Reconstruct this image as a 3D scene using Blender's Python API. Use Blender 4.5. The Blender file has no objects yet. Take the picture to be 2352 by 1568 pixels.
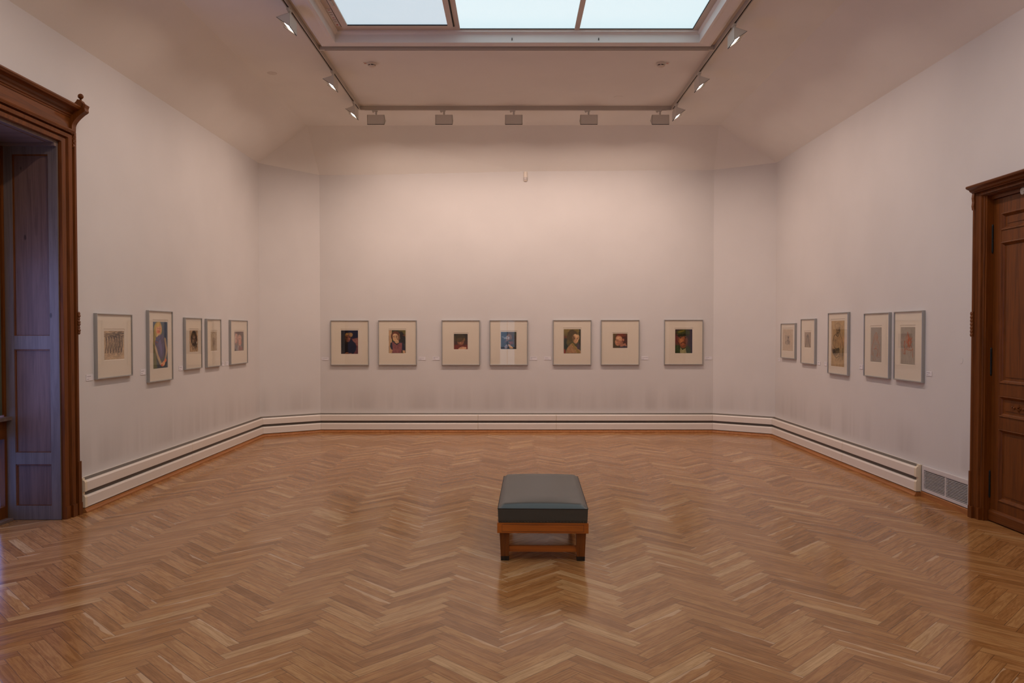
import bpy, bmesh, math, random
import numpy as np
from mathutils import Vector, Matrix
random.seed(7); np.random.seed(7)
S = bpy.context.scene
COL = S.collection

# ------------------------------------------------------------------ camera
F = 1800.0; CX = 1177.0; CY = 797.0; H = 1.585
TH = math.atan(38.0 / F)
cam = bpy.data.cameras.new('camera'); cam_o = bpy.data.objects.new('camera', cam); COL.objects.link(cam_o)
cam.sensor_width = 36.0; cam.lens = F * 36.0 / 2352.0
cam.shift_x = -(CX - 1176.0) / 2352.0
cam.shift_y = (CY - 784.0) / 2352.0
cam.clip_start = 0.02; cam.clip_end = 100
cam_o.location = (0, 0, H); cam_o.rotation_euler = (math.pi / 2 - TH, 0, 0)
S.camera = cam_o

# ------------------------------------------------------------------ colour management and world
S.view_settings.view_transform = 'Standard'
S.view_settings.look = 'None'
S.view_settings.gamma = 1.0
S.view_settings.use_curve_mapping = False
S.view_settings.exposure = 0.02
world = bpy.data.worlds.new('world'); S.world = world; world.use_nodes = True
world.node_tree.nodes['Background'].inputs[0].default_value = (0.25, 0.4, 0.7, 1)
world.node_tree.nodes['Background'].inputs[1].default_value = 0.4

LAMP_W = 12.6 
SIDE_W = 11.5
REAR_W = 15.0
                      # watts per flood lamp
LAMP_COL = (1.0, 0.775, 0.66)
SKY_E = 0.82                        # radiance of the frosted skylight panes
SKY_COL = (0.70, 0.93, 1.0)
WIN_E = 4.4                         # radiance of the side window's hidden upper glass
WIN_COL = (0.28, 0.40, 1.0)
REAR_E = 1.3
REAR_COL = (0.62, 0.80, 1.0)

# ------------------------------------------------------------------ measuring helpers (lens geometry -> points on real planes)
def ray(u, v):
    t = -(v - CY) / F
    return ((u - CX) / F, math.cos(TH) + t * math.sin(TH), -math.sin(TH) + t * math.cos(TH))
def on_z(u, v, z):
    r = ray(u, v); k = (z - H) / r[2]; return Vector((r[0] * k, r[1] * k, z))
def on_x(u, v, X):
    r = ray(u, v); k = X / r[0]; return Vector((X, r[1] * k, H + r[2] * k))
def on_y(u, v, Y):
    r = ray(u, v); k = Y / r[1]; return Vector((r[0] * k, Y, H + r[2] * k))

def lin(c):
    out = []
    for x in c:
        x = x / 255.0
        out.append(x / 12.92 if x <= 0.04045 else ((x + 0.055) / 1.055) ** 2.4)
    return tuple(out)

# ------------------------------------------------------------------ mesh helpers
def link(name, me, parent=None, mat=None):
    o = bpy.data.objects.new(name, me); COL.objects.link(o)
    if parent is not None: o.parent = parent
    if mat is not None:
        for m in (mat if isinstance(mat, (list, tuple)) else [mat]): me.materials.append(m)
    return o
def obj(name, bm, mat=None, parent=None, smooth=False, bevel=0.0, seg=2):
    if bevel > 0:
        es = [e for e in bm.edges if len(e.link_faces) == 2 and e.calc_face_angle(0) > 0.5]
        bmesh.ops.bevel(bm, geom=es, offset=bevel, segments=seg, profile=0.5, affect='EDGES', clamp_overlap=True)
    bmesh.ops.recalc_face_normals(bm, faces=bm.faces)
    me = bpy.data.meshes.new(name); bm.to_mesh(me); bm.free()
    if smooth:
        for p in me.polygons: p.use_smooth = True
    return link(name, me, parent, mat)
def tag(o, label=None, cat=None, group=None, kind=None):
    if label: o['label'] = label
    if cat: o['category'] = cat
    if group: o['group'] = group
    if kind: o['kind'] = kind
    return o
def struct(o): o['kind'] = 'structure'; return o
def empty(name, loc=(0, 0, 0), rz=0.0):
    o = bpy.data.objects.new(name, None); COL.objects.link(o)
    o.location = loc; o.rotation_euler = (0, 0, rz); o.empty_display_size = 0.1
    return o
_bk = [0]
def box(bm, x0, x1, y0, y1, z0, z1, mi=0):
    _bk[0] += 1; e = 0.00004 * (_bk[0] % 11)          # hairline tolerances, so neighbouring members never share a face
    if min(abs(x1 - x0), abs(y1 - y0), abs(z1 - z0)) > 0.0035: x0, x1, y0, y1, z0, z1 = x0 + e, x1 - e, y0 + e, y1 - e, z0 + e, z1 - e
    vs = [bm.verts.new((x, y, z)) for z in (z0, z1) for y in (y0, y1) for x in (x0, x1)]
    for f in ((0, 1, 3, 2), (4, 5, 7, 6), (0, 1, 5, 4), (2, 3, 7, 6), (0, 2, 6, 4), (1, 3, 7, 5)):
        bm.faces.new([vs[i] for i in f]).material_index = mi
    return vs
def hull8(bm, pts, mi=0):
    vs = [bm.verts.new(p) for p in pts]
    for f in ((0, 1, 2, 3), (4, 5, 6, 7), (0, 1, 5, 4), (1, 2, 6, 5), (2, 3, 7, 6), (3, 0, 4, 7)):
        bm.faces.new([vs[i] for i in f]).material_index = mi
def sweep(bm, rings, closed_profile=True, caps=True, mi=0, loop=False):
    R = [[bm.verts.new(p) for p in r] for r in rings]
    n = len(R[0]); K = len(R)
    for k in range(K if loop else K - 1):
        a = R[k]; b = R[(k + 1) % K]
        for i in range(n if closed_profile else n - 1):
            j = (i + 1) % n
            bm.faces.new((a[i], a[j], b[j], b[i])).material_index = mi
    if caps and closed_profile and not loop:
        bm.faces.new(R[0]).material_index = mi; bm.faces.new(R[-1][::-1]).material_index = mi
    return R
def lathe(bm, prof, c, n=20, mi=0, axis='z'):
    rings = []
    for r, z in prof:
        ring = []
        for i in range(n):
            a = 2 * math.pi * i / n
            p = (r * math.cos(a), r * math.sin(a), z)
            if axis == 'x': p = (z, p[0], p[1])
            if axis == 'y': p = (p[0], z, p[1])
            ring.append((c[0] + p[0], c[1] + p[1], c[2] + p[2]))
        rings.append(ring)
    sweep(bm, rings, True, True, mi)
def quad(bm, *p, mi=0):
    f = bm.faces.new([bm.verts.new(q) for q in p]); f.material_index = mi; return f
B = bmesh.new

# ------------------------------------------------------------------ materials
def mat(name, col=(0.8, 0.8, 0.8), rough=0.5, metal=0.0, coat=0.0, spec=0.5, em=None, es=0.0):
    m = bpy.data.materials.new(name); m.use_nodes = True
    b = m.node_tree.nodes['Principled BSDF']
    b.inputs['Base Color'].default_value = (*col, 1); b.inputs['Roughness'].default_value = rough
    b.inputs['Metallic'].default_value = metal; b.inputs['Coat Weight'].default_value = coat
    b.inputs['Specular IOR Level'].default_value = spec
    if em: b.inputs['Emission Color'].default_value = (*em, 1); b.inputs['Emission Strength'].default_value = es
    return m
class NT:
    def __init__(s, m): s.t = m.node_tree; s.b = s.t.nodes['Principled BSDF']
    def n(s, typ, **kw):
        x = s.t.nodes.new(typ)
        for k, v in kw.items():
            if k.startswith('_'): setattr(x, k[1:], v)
            else:
                x.inputs[int(k[1:]) if k[0] == 'i' and k[1:].isdigit() else k].default_value = v
        return x
    def l(s, a, b): s.t.links.new(a, b)
    def math(s, op, a, b=None, clamp=False):
        x = s.t.nodes.new('ShaderNodeMath'); x.operation = op; x.use_clamp = clamp
        for i, v in enumerate((a, b)):
            if v is None: continue
            if isinstance(v, (int, float)): x.inputs[i].default_value = v
            else: s.l(v, x.inputs[i])
        return x.outputs[0]
    def rng(s, v, a, b, c, d, smooth=True):
        x = s.t.nodes.new('ShaderNodeMapRange'); x.interpolation_type = 'SMOOTHSTEP' if smooth else 'LINEAR'
        s.l(v, x.inputs[0])
        for i, k in enumerate((a, b, c, d)): x.inputs[i + 1].default_value = k
        return x.outputs[0]
    def mix(s, fac, a, b, mode='MIX'):
        x = s.t.nodes.new('ShaderNodeMix'); x.data_type = 'RGBA'; x.blend_type = mode
        if isinstance(fac, (int, float)): x.inputs[0].default_value = fac
        else: s.l(fac, x.inputs[0])
        for i, v in ((6, a), (7, b)):
            if isinstance(v, tuple): x.inputs[i].default_value = (*v[:3], 1)
            else: s.l(v, x.inputs[i])
        return x.outputs[2]
    def coords(s, scale=(1, 1, 1), src='Object'):
        tc = s.t.nodes.new('ShaderNodeTexCoord'); mp = s.t.nodes.new('ShaderNodeMapping')
        s.l(tc.outputs[src], mp.inputs[0]); mp.inputs['Scale'].default_value = scale
        return mp.outputs[0]
    def noise(s, vec, scale, detail=4, rough=0.55, dist=0.0):
        x = s.t.nodes.new('ShaderNodeTexNoise'); s.l(vec, x.inputs['Vector'])
        x.inputs['Scale'].default_value = scale; x.inputs['Detail'].default_value = detail
        x.inputs['Roughness'].default_value = rough; x.inputs['Distortion'].default_value = dist
        return x.outputs[0]
    def bump(s, h, strength, dist=0.002):
        x = s.t.nodes.new('ShaderNodeBump'); x.inputs['Strength'].default_value = strength; x.inputs['Distance'].default_value = dist
        s.l(h, x.inputs['Height']); s.l(x.outputs[0], s.b.inputs['Normal'])

# painted plaster, with real dust streaks above the convectors
def plaster(name, col, dust=True):
    m = mat(name, col, 0.85, spec=0.25); t = NT(m)
    v = t.coords(); big = t.noise(v, 1.1, 3)
    c = t.mix(t.rng(big, 0.3, 0.7, 0, 1), tuple(x * 0.975 for x in col), tuple(min(1, x * 1.02) for x in col))
    if dust:
        sx = t.n('ShaderNodeSeparateXYZ'); t.l(v, sx.inputs[0]); z = sx.outputs[2]
        v2 = t.coords((1, 1, 0.06)); st = t.noise(v2, 3.2, 3, 0.6)
        v3 = t.coords((1, 1, 0.03)); fine = t.noise(v3, 9.0, 1, 0.5)
        up = t.rng(z, 0.315, 0.40, 0, 1); dn = t.rng(z, 0.38, 0.85, 1, 0)
        a = t.math('MULTIPLY', up, dn)
        a = t.math('MULTIPLY', a, t.rng(st, 0.38, 0.68, 0.25, 1.0))
        a = t.math('MULTIPLY', a, t.rng(fine, 0.60, 0.68, 1.0, 0.35))
        a = t.math('MULTIPLY', a, 0.34, True)
        c = t.mix(a, c, tuple(x * k for x, k in zip(col, (0.60, 0.57, 0.55))))
    t.l(c, t.b.inputs['Base Color'])
    t.bump(t.noise(v, 60, 4), 0.12, 0.003)
    return m
M = {}
M['wall'] = plaster('wall_paint', (0.635, 0.605, 0.585))
M['mould'] = plaster('skylight_moulding_paint', (0.80, 0.765, 0.73), dust=False)  # whiter than the ceiling, painting in the skylight it catches
M['ceiling'] = plaster('ceiling_paint', (0.77, 0.74, 0.695), dust=False)

def wood(name, c1, c2, axis=2, rough=0.45, coat=0.1, scale=1.0, knots=False, spec=0.18):
    m = mat(name, c1, rough, coat=coat, spec=spec); t = NT(m)
    t.b.inputs['Coat Roughness'].default_value = 0.35
    sc = [14 * scale] * 3; sc[axis] = 0.9 * scale
    v = t.coords(tuple(sc)); n1 = t.noise(v, 1.6, 6, 0.6, 1.2)
    sc2 = [60 * scale] * 3; sc2[axis] = 1.5 * scale
    n2 = t.noise(t.coords(tuple(sc2)), 1.5, 3, 0.6)
    f = t.math('ADD', t.math('MULTIPLY', n1, 0.7), t.math('MULTIPLY', n2, 0.3))
    c = t.mix(t.rng(f, 0.28, 0.66, 0, 1), c2, c1)
    if knots:
        vk = t.coords((5, 5, 2.1)); vo = t.n('ShaderNodeTexVoronoi'); t.l(vk, vo.inputs['Vector']); vo.inputs['Scale'].default_value = 1.6
        k = t.rng(vo.outputs[0], 0.05, 0.10, 1, 0)
        c = t.mix(t.math('MULTIPLY', k, 0.7), c, tuple(x * 0.25 for x in c2))
    t.l(c, t.b.inputs['Base Color']); t.bump(f, 0.12, 0.002)
    return m
WD1, WD2 = (0.165, 0.046, 0.006), (0.078, 0.021, 0.0035)
M['wood_v'] = wood('brown_wood_vertical', WD1, WD2, 2)
M['wood_h'] = wood('brown_wood_along_wall', WD1, WD2, 1)
M['reveal_panel'] = wood('reveal_panel_wood', (0.155, 0.088, 0.068), (0.095, 0.052, 0.042), 2, 0.6, knots=True)
M['shutter'] = wood('weathered_reveal_wood', (0.165, 0.125, 0.11), (0.105, 0.078, 0.068), 2, 0.6, knots=True)
M['shutter_h'] = wood('weathered_reveal_wood_across', (0.20, 0.135, 0.11), (0.13, 0.085, 0.07), 0, 0.6)
M['skirt'] = wood('orange_skirting_wood', (0.42, 0.17, 0.055), (0.28, 0.105, 0.033), 1, 0.4)
M['bench_wood'] = wood('bench_wood', (0.50, 0.15, 0.02), (0.27, 0.075, 0.012), 0, 0.4, 0.25)
M['bench_leg'] = wood('bench_leg_wood', (0.22, 0.065, 0.010), (0.10, 0.03, 0.005), 2, 0.4, 0.25)

# leather
m = mat('dark_green_leather', (0.042, 0.041, 0.034), 0.38, coat=0.35, spec=0.6); t = NT(m)
t.b.inputs['Coat Roughness'].default_value = 0.28; t.b.inputs['Coat Tint'].default_value = (0.75, 0.92, 1.0, 1)  # blue coat tint puts the skylight's sheen into the leather colour
v = t.coords(); vo = t.n('ShaderNodeTexVoronoi'); t.l(v, vo.inputs['Vector']); vo.inputs['Scale'].default_value = 260
t.bump(t.math('ADD', vo.outputs[0], t.noise(v, 14, 3)), 0.10, 0.001)
M['leather'] = m
M['seam'] = mat('dark_seam', (0.012, 0.012, 0.010), 0.6)
M['stud'] = mat('stud_metal', (0.10, 0.09, 0.08), 0.45, 0.7)
M['scuff'] = wood('scuffed_foot', (0.045, 0.03, 0.02), (0.012, 0.010, 0.008), 2, 0.7, 0.0, 3.0)
M['heater'] = mat('cream_enamel', (0.74, 0.67, 0.60), 0.38, spec=0.5)
M['heater_cap'] = mat('ivory_plastic', (0.74, 0.64, 0.48), 0.45)
M['slot'] = mat('grille_shadow_metal', (0.13, 0.11, 0.09), 0.6, 0.1)
M['silver'] = mat('brushed_aluminium', (0.40, 0.40, 0.39), 0.38, 0.6)
M['mat_board'] = mat('mat_board', (0.78, 0.70, 0.575), 0.9, spec=0.2)
M['back_board'] = mat('frame_backing', (0.25, 0.2, 0.16), 0.9)
M['card'] = mat('label_card', (0.72, 0.69, 0.71), 0.7, spec=0.3)
M['ink'] = mat('label_ink', (0.26, 0.24, 0.25), 0.8)
M['red_ink'] = mat('red_ink', (0.45, 0.06, 0.04), 0.7)
M['lamp_body'] = mat('lamp_housing', (0.62, 0.58, 0.51), 0.55, spec=0.4)
M['track'] = mat('track_enamel', (0.50, 0.44, 0.37), 0.5, spec=0.4)
M['track_slot'] = mat('track_slot', (0.03, 0.022, 0.015), 0.7)
M['black'] = mat('black_iron', (0.010, 0.011, 0.010), 0.5, 0.4)
M['gap'] = mat('gasket_and_gap_shade', (0.012, 0.012, 0.014), 0.7)
M['reflector'] = mat('polished_reflector', (0.7, 0.68, 0.66), 0.2, 0.9)
M['lamp_glow'] = mat('lamp_glass', (1, 1, 1), 0.5, em=(1.0, 0.90, 0.84), es=6.0)
M['sky_frame'] = mat('skylight_frame_paint', (0.60, 0.50, 0.42), 0.45)
M['plastic'] = mat('warm_white_plastic', (0.70, 0.62, 0.53), 0.45)
M['plate'] = mat('repainted_plate', (0.66, 0.61, 0.56), 0.8)
M['vent'] = mat('vent_white', (0.62, 0.58, 0.57), 0.45)
M['screw'] = mat('steel_plate', (0.42, 0.41, 0.40), 0.35, 0.8)
M['sky_glass'] = mat('frosted_sky_glass', (0.5, 0.5, 0.5), 0.25, em=SKY_COL, es=SKY_E)
M['sky_glass_dim'] = mat('frosted_sky_glass_dimmed', (0.5, 0.5, 0.5), 0.25, em=(0.66, 0.88, 1.0), es=SKY_E * 0.80)  # same frosted glass, its dimmer daylight set in the glow
M['win_glass'] = mat('day_lit_glass', (0.2, 0.2, 0.2), 0.2, em=WIN_COL, es=WIN_E)
M['win_glass_low'] = mat('day_lit_lower_glass', (0.2, 0.2, 0.2), 0.2, em=(0.15, 0.33, 1.0), es=1.3)
M['rear_glass'] = mat('rear_day_glass', (0.2, 0.2, 0.2), 0.2, em=REAR_COL, es=REAR_E)
M['curtain'] = wood('olive_blind', (0.10, 0.10, 0.06), (0.06, 0.065, 0.05), 2, 0.8, 0.0)

# thin picture glass: clear with an angle-dependent sheen
m = bpy.data.materials.new('picture_glass'); m.use_nodes = True; nt = m.node_tree; nt.nodes.clear()
o_ = nt.nodes.new('ShaderNodeOutputMaterial'); mx = nt.nodes.new('ShaderNodeMixShader'); tr = nt.nodes.new('ShaderNodeBsdfTransparent')
gl = nt.nodes.new('ShaderNodeBsdfGlossy'); gl.inputs['Roughness'].default_value = 0.0
ge = nt.nodes.new('ShaderNodeNewGeometry'); dt = nt.nodes.new('ShaderNodeVectorMath'); dt.operation = 'DOT_PRODUCT'
nt.links.new(ge.outputs['Incoming'], dt.inputs[0]); nt.links.new(ge.outputs['Normal'], dt.inputs[1])
def mth(op, a, b):
    x = nt.nodes.new('ShaderNodeMath'); x.operation = op; x.use_clamp = True
    for i, v in enumerate((a, b)):
        if v is None: continue
        if isinstance(v, float): x.inputs[i].default_value = v
        else: nt.links.new(v, x.inputs[i])
    return x.outputs[0]
ab = mth('ABSOLUTE', dt.outputs['Value'], None); inv = mth('SUBTRACT', 1.0, ab); pw = mth('POWER', inv, 5.0); fz = mth('ADD', mth('MULTIPLY', pw, 0.95), 0.035)
tr.inputs[0].default_value = (0.985, 0.98, 0.975, 1)
nt.links.new(fz, mx.inputs[0]); nt.links.new(tr.outputs[0], mx.inputs[1]); nt.links.new(gl.outputs[0], mx.inputs[2]); nt.links.new(mx.outputs[0], o_.inputs[0])
M['glass'] = m

# artwork: colours stored on the print itself
m = mat('artwork_print', (0.5, 0.5, 0.5), 0.75, spec=0.3); t = NT(m)
at = t.n('ShaderNodeAttribute', _attribute_name='paint'); t.l(at.outputs['Color'], t.b.inputs['Base Color'])
M['art'] = m

# herringbone oak
m = mat('oak_herringbone', (0.4, 0.2, 0.1), 0.3, coat=0.0, spec=0.38); t = NT(m)
uv = t.n('ShaderNodeUVMap', _uv_map='plank'); at = t.n('ShaderNodeAttribute', _attribute_name='tone')
sx = t.n('ShaderNodeSeparateXYZ'); t.l(uv.outputs[0], sx.inputs[0]); U, V = sx.outputs[0], sx.outputs[1]
sa = t.n('ShaderNodeSeparateColor'); t.l(at.outputs['Color'], sa.inputs[0]); R1, R2, R3 = sa.outputs[0], sa.outputs[1], sa.outputs[2]
cb = t.n('ShaderNodeCombineXYZ')
t.l(t.math('MULTIPLY', U, 2.2), cb.inputs[0]); t.l(t.math('MULTIPLY', V, 26.0), cb.inputs[1]); t.l(t.math('MULTIPLY', R2, 57.0), cb.inputs[2])
g1 = t.noise(cb.outputs[0], 1.5, 5, 0.62, 1.6)
cb2 = t.n('ShaderNodeCombineXYZ')
t.l(t.math('MULTIPLY', U, 14.0), cb2.inputs[0]); t.l(t.math('MULTIPLY', V, 260.0), cb2.inputs[1]); t.l(t.math('MULTIPLY', R2, 91.0), cb2.inputs[2])
g2 = t.noise(cb2.outputs[0], 1.0, 3, 0.6)
base = t.n('ShaderNodeValToRGB'); cr = base.color_ramp
cr.elements[0].position = 0.0; cr.elements[0].color = (0.30, 0.136, 0.044, 1)
cr.elements[1].position = 1.0; cr.elements[1].color = (0.56, 0.345, 0.160, 1)
for p_, c_ in ((0.25, (0.375, 0.177, 0.060)), (0.55, (0.44, 0.220, 0.080)), (0.82, (0.48, 0.258, 0.100))):
    e = cr.elements.new(p_); e.color = (*c_, 1)
t.l(R1, base.inputs[0])
c = t.mix(t.rng(g1, 0.35, 0.65, 0, 1), base.outputs[0], t.mix(1.0, base.outputs[0], (0.70, 0.63, 0.56), 'MULTIPLY'))
c = t.mix(t.math('MULTIPLY', t.rng(g2, 0.55, 0.75, 0, 1), 0.45), c, t.mix(1.0, c, (0.62, 0.56, 0.50), 'MULTIPLY'))
# pale sapwood edge on some blocks
cbw = t.n('ShaderNodeCombineXYZ'); t.l(t.math('MULTIPLY', U, 3.5), cbw.inputs[0]); t.l(t.math('MULTIPLY', R3, 77.0), cbw.inputs[1])
wv = t.math('MULTIPLY', t.math('SUBTRACT', t.noise(cbw.outputs[0], 1.0, 2), 0.5), 0.11)
sap = t.math('MULTIPLY', t.rng(R3, 0.84, 0.87, 0, 1), t.rng(t.math('ADD', V, wv), 0.056, 0.061, 0, 1))
c = t.mix(t.math('MULTIPLY', sap, 0.55), c, (0.64, 0.44, 0.26))
# wear: scratches and dark scuffs
ov = t.coords(); sc1 = t.noise(t.coords((1, 1, 1)), 3.0, 6, 0.75)
scr = t.noise(t.coords((16, 90, 1)), 1.0, 6, 0.8, 2.5)
c = t.mix(t.math('MULTIPLY', t.rng(scr, 0.58, 0.68, 0, 1), 0.6), c, t.mix(1.0, c, (0.52, 0.48, 0.45), 'MULTIPLY'))
scr2 = t.noise(t.coords((70, 22, 1)), 1.0, 5, 0.85, 4.0)
c = t.mix(t.math('MULTIPLY', t.rng(scr2, 0.64, 0.70, 0, 1), 0.55), c, t.mix(1.0, c, (0.48, 0.44, 0.42), 'MULTIPLY'))
c = t.mix(t.rng(sc1, 0.35, 0.65, 0.0, 0.45), c, t.mix(1.0, c, (0.80, 0.78, 0.76), 'MULTIPLY'))
# joints
W_ = 0.0687; L_ = W_ * 7
du = t.math('MINIMUM', U, t.math('SUBTRACT', L_, U)); dv = t.math('MINIMUM', V, t.math('SUBTRACT', W_, V))
d = t.math('MINIMUM', du, dv); jt = t.rng(d, 0.0005, 0.0022, 1, 0)
c = t.mix(t.math('MULTIPLY', jt, t.math('ADD', t.math('MULTIPLY', R2, 0.45), 0.45)), c, (0.045, 0.02, 0.009))
t.l(c, t.b.inputs['Base Color'])
rg = t.math('ADD', t.math('MULTIPLY', t.rng(sc1, 0.3, 0.7, 0, 1), 0.06), 0.12); rg = t.math('ADD', rg, t.math('MULTIPLY', R2, 0.05))
t.l(rg, t.b.inputs['Roughness'])
hgt = t.math('ADD', t.math('MULTIPLY', g1, 0.3), t.math('MULTIPLY', jt, -0.6)); hgt = t.math('ADD', hgt, t.math('MULTIPLY', t.noise(t.coords((1, 1, 1)), 5.0, 2), 0.5))
t.bump(hgt, 0.10, 0.0012)
M['floor'] = m

# ------------------------------------------------------------------ room plan
XL, XR, YB, Y0 = -3.78, 3.93, 12.24, -2.2
WL = [(XL, Y0), (XL, 11.706), (-3.002, YB), (3.137, YB), (XR, 11.70), (XR, Y0)]      # wall line, clockwise
ZT = [4.04, 4.076, 4.003, 4.083, 4.08, 4.04]
HC = 4.65
TL, TR = Vector((-3.075, 11.80, HC)), Vector((3.09, 11.76, HC))
OPL = (4.60, 6.56, 3.165)      # window bay opening in the left wall: y0, y1, top
OPR = (5.12, 6.53, 2.70)       # door opening in the right wall

def wall_mesh(name, p, q, zp, zq, hole=None):
    bm = B(); P = Vector(p); Q = Vector(q)
    def at_(s, z): v = P + (Q - P) * s; return (v.x, v.y, z)
    L = (Q - P).length
    def top(s): return zp + (zq - zp) * s
    if hole is None: quad(bm, at_(0, 0), at_(1, 0), at_(1, top(1)), at_(0, top(0)))
    else:
        a, b, zt = hole
        quad(bm, at_(0, 0), at_(a, 0), at_(a, top(a)), at_(0, top(0)))
        quad(bm, at_(a, zt), at_(b, zt), at_(b, top(b)), at_(a, top(a)))
        quad(bm, at_(b, 0), at_(1, 0), at_(1, top(1)), at_(b, top(b)))
    me = bpy.data.meshes.new(name); bm.to_mesh(me); bm.free()
    return struct(link(name, me, None, M['wall']))
ly = lambda y: (y - Y0) / (11.706 - Y0)
wall_mesh('wall_left', WL[0], WL[1], ZT[0], ZT[1], (ly(OPL[0]), ly(OPL[1]), OPL[2]))
wall_mesh('wall_back_left', WL[1], WL[2], ZT[1], ZT[2])
# back wall with its gently wavering top edge
bm = B(); xs = [-3.002, -1.875, 0.156, 3.137]; zs = [4.003, 4.013, 4.058, 4.083]
for i in range(3): quad(bm, (xs[i], YB, 0), (xs[i + 1], YB, 0), (xs[i + 1], YB, zs[i + 1]), (xs[i], YB, zs[i]))
bmesh.ops.remove_doubles(bm, verts=bm.verts, dist=1e-4); me = bpy.data.meshes.new('wall_back'); bm.to_mesh(me); bm.free(); struct(link('wall_back', me, None, M['wall']))
wall_mesh('wall_back_right', WL[3], WL[4], ZT[3], ZT[4])
ry = lambda y: (11.70 - y) / (11.70 - Y0)
wall_mesh('wall_right', WL[4], WL[5], ZT[4], ZT[5], (ry(OPR[1]), ry(OPR[0]), OPR[2]))
WX = (-0.45, 0.10, 0.08, 2.35)      # rear glazed door opening: x0,x1,z0,z1
bm = B()
quad(bm, (XL, Y0, 0), (WX[0], Y0, 0), (WX[0], Y0, 4.65), (XL, Y0, 4.65)); quad(bm, (WX[1], Y0, 0), (XR, Y0, 0), (XR, Y0, 4.65), (WX[1], Y0, 4.65))
quad(bm, (WX[0], Y0, WX[3]), (WX[1], Y0, WX[3]), (WX[1], Y0, 4.65), (WX[0], Y0, 4.65)); quad(bm, (WX[0], Y0, 0), (WX[1], Y0, 0), (WX[1], Y0, WX[2]), (WX[0], Y0, WX[2]))
me = bpy.data.meshes.new('wall_front'); bm.to_mesh(me); bm.free(); struct(link('wall_front', me, None, M['wall']))

# floor ------------------------------------------------------------
def build_floor():
    w = 0.0687; n = 7; s = w / math.sqrt(2); X0, Yo = -0.024, 0.058
    verts, faces, uvs, tones = [], [], [], []
    poly = [(XL - 0.55, Y0), (XL - 0.55, 6.9), (XL, 6.9), (XL, 11.706), (-3.002, YB), (3.137, YB), (XR, 11.70), (XR, 6.9), (XR + 0.2, 6.9), (XR + 0.2, Y0)]
    def inside(x, y):
        c = False; k = len(poly)
        for i in range(k):
            (x1, y1), (x2, y2) = poly[i], poly[(i + 1) % k]
            if (y1 > y) != (y2 > y) and x < (x2 - x1) * (y - y1) / (y2 - y1) + x1: c = not c
        return c
    def W(i, j): return (X0 + (i - j) * s, Yo + (i + j) * s)
    def clip(pts):     # keep the block inside the wall lines
        out = []
        for x, y, a, b in pts:
            out.append((x, y, a, b))
        for (nx, ny, d) in ((0, 1, YB), (-0.565, 0.825, -0.565 * -3.002 + 0.825 * YB), (0.565, 0.825, 0.565 * 3.137 + 0.825 * YB)):
            new = []
            for k in range(len(out)):
                p, q = out[k], out[(k + 1) % len(out)]
                dp = p[0] * nx + p[1] * ny - d; dq = q[0] * nx + q[1] * ny - d
                if dp <= 0: new.append(p)
                if (dp <= 0) != (dq <= 0):
                    tt = dp / (dp - dq); new.append(tuple(p[m] + (q[m] - p[m]) * tt for m in range(4)))
            out = new
            if len(out) < 3: return None
        return out
    done = 0
    for i in range(-110, 190):
        for j in range(-110, 190):
            m_ = (i - j) % (2 * n)
            L = n * w
            if m_ == 0: c = [(i, j, 0, 0), (i + n, j, L, 0), (i + n, j + 1, L, w), (i, j + 1, 0, w)]
            elif m_ == 2 * n - 1: c = [(i, j, 0, 0), (i + 1, j, 0, w), (i + 1, j + n, L, w), (i, j + n, L, 0)]
            else: continue
            pts = [(*W(a, b), u, v) for a, b, u, v in c]
            cx_ = sum(p[0] for p in pts) / 4; cy_ = sum(p[1] for p in pts) / 4
            if cx_ < XL - 0.6 or cx_ > XR + 0.3 or cy_ < Y0 - 0.1 or cy_ > YB + 0.2: continue
            pts = clip(pts)
            if not pts: continue
            b0 = len(verts)
            r = random.random(); tn = (min(1, max(0, random.gauss(0.48, 0.22))), random.random(), random.random())
            if r < 0.035: tn = (random.uniform(0.86, 1.0), tn[1], tn[2])
            for p in pts: verts.append((p[0], p[1], 0)); uvs.append((p[2], p[3])); tones.append(tn)
            faces.append(list(range(b0, b0 + len(pts))))
    me = bpy.data.meshes.new('floor'); me.from_pydata(verts, [], faces)
    vi = [lp.vertex_index for lp in me.loops]
    ul = me.uv_layers.new(name='plank'); ul.data.foreach_set('uv', [c for k in vi for c in uvs[k]])
    ca = me.color_attributes.new('tone', 'FLOAT_COLOR', 'CORNER'); ca.data.foreach_set('color', [c for k in vi for c in (*tones[k], 1.0)])
    o = struct(link('floor', me, None, M['floor']))
build_floor()

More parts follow.
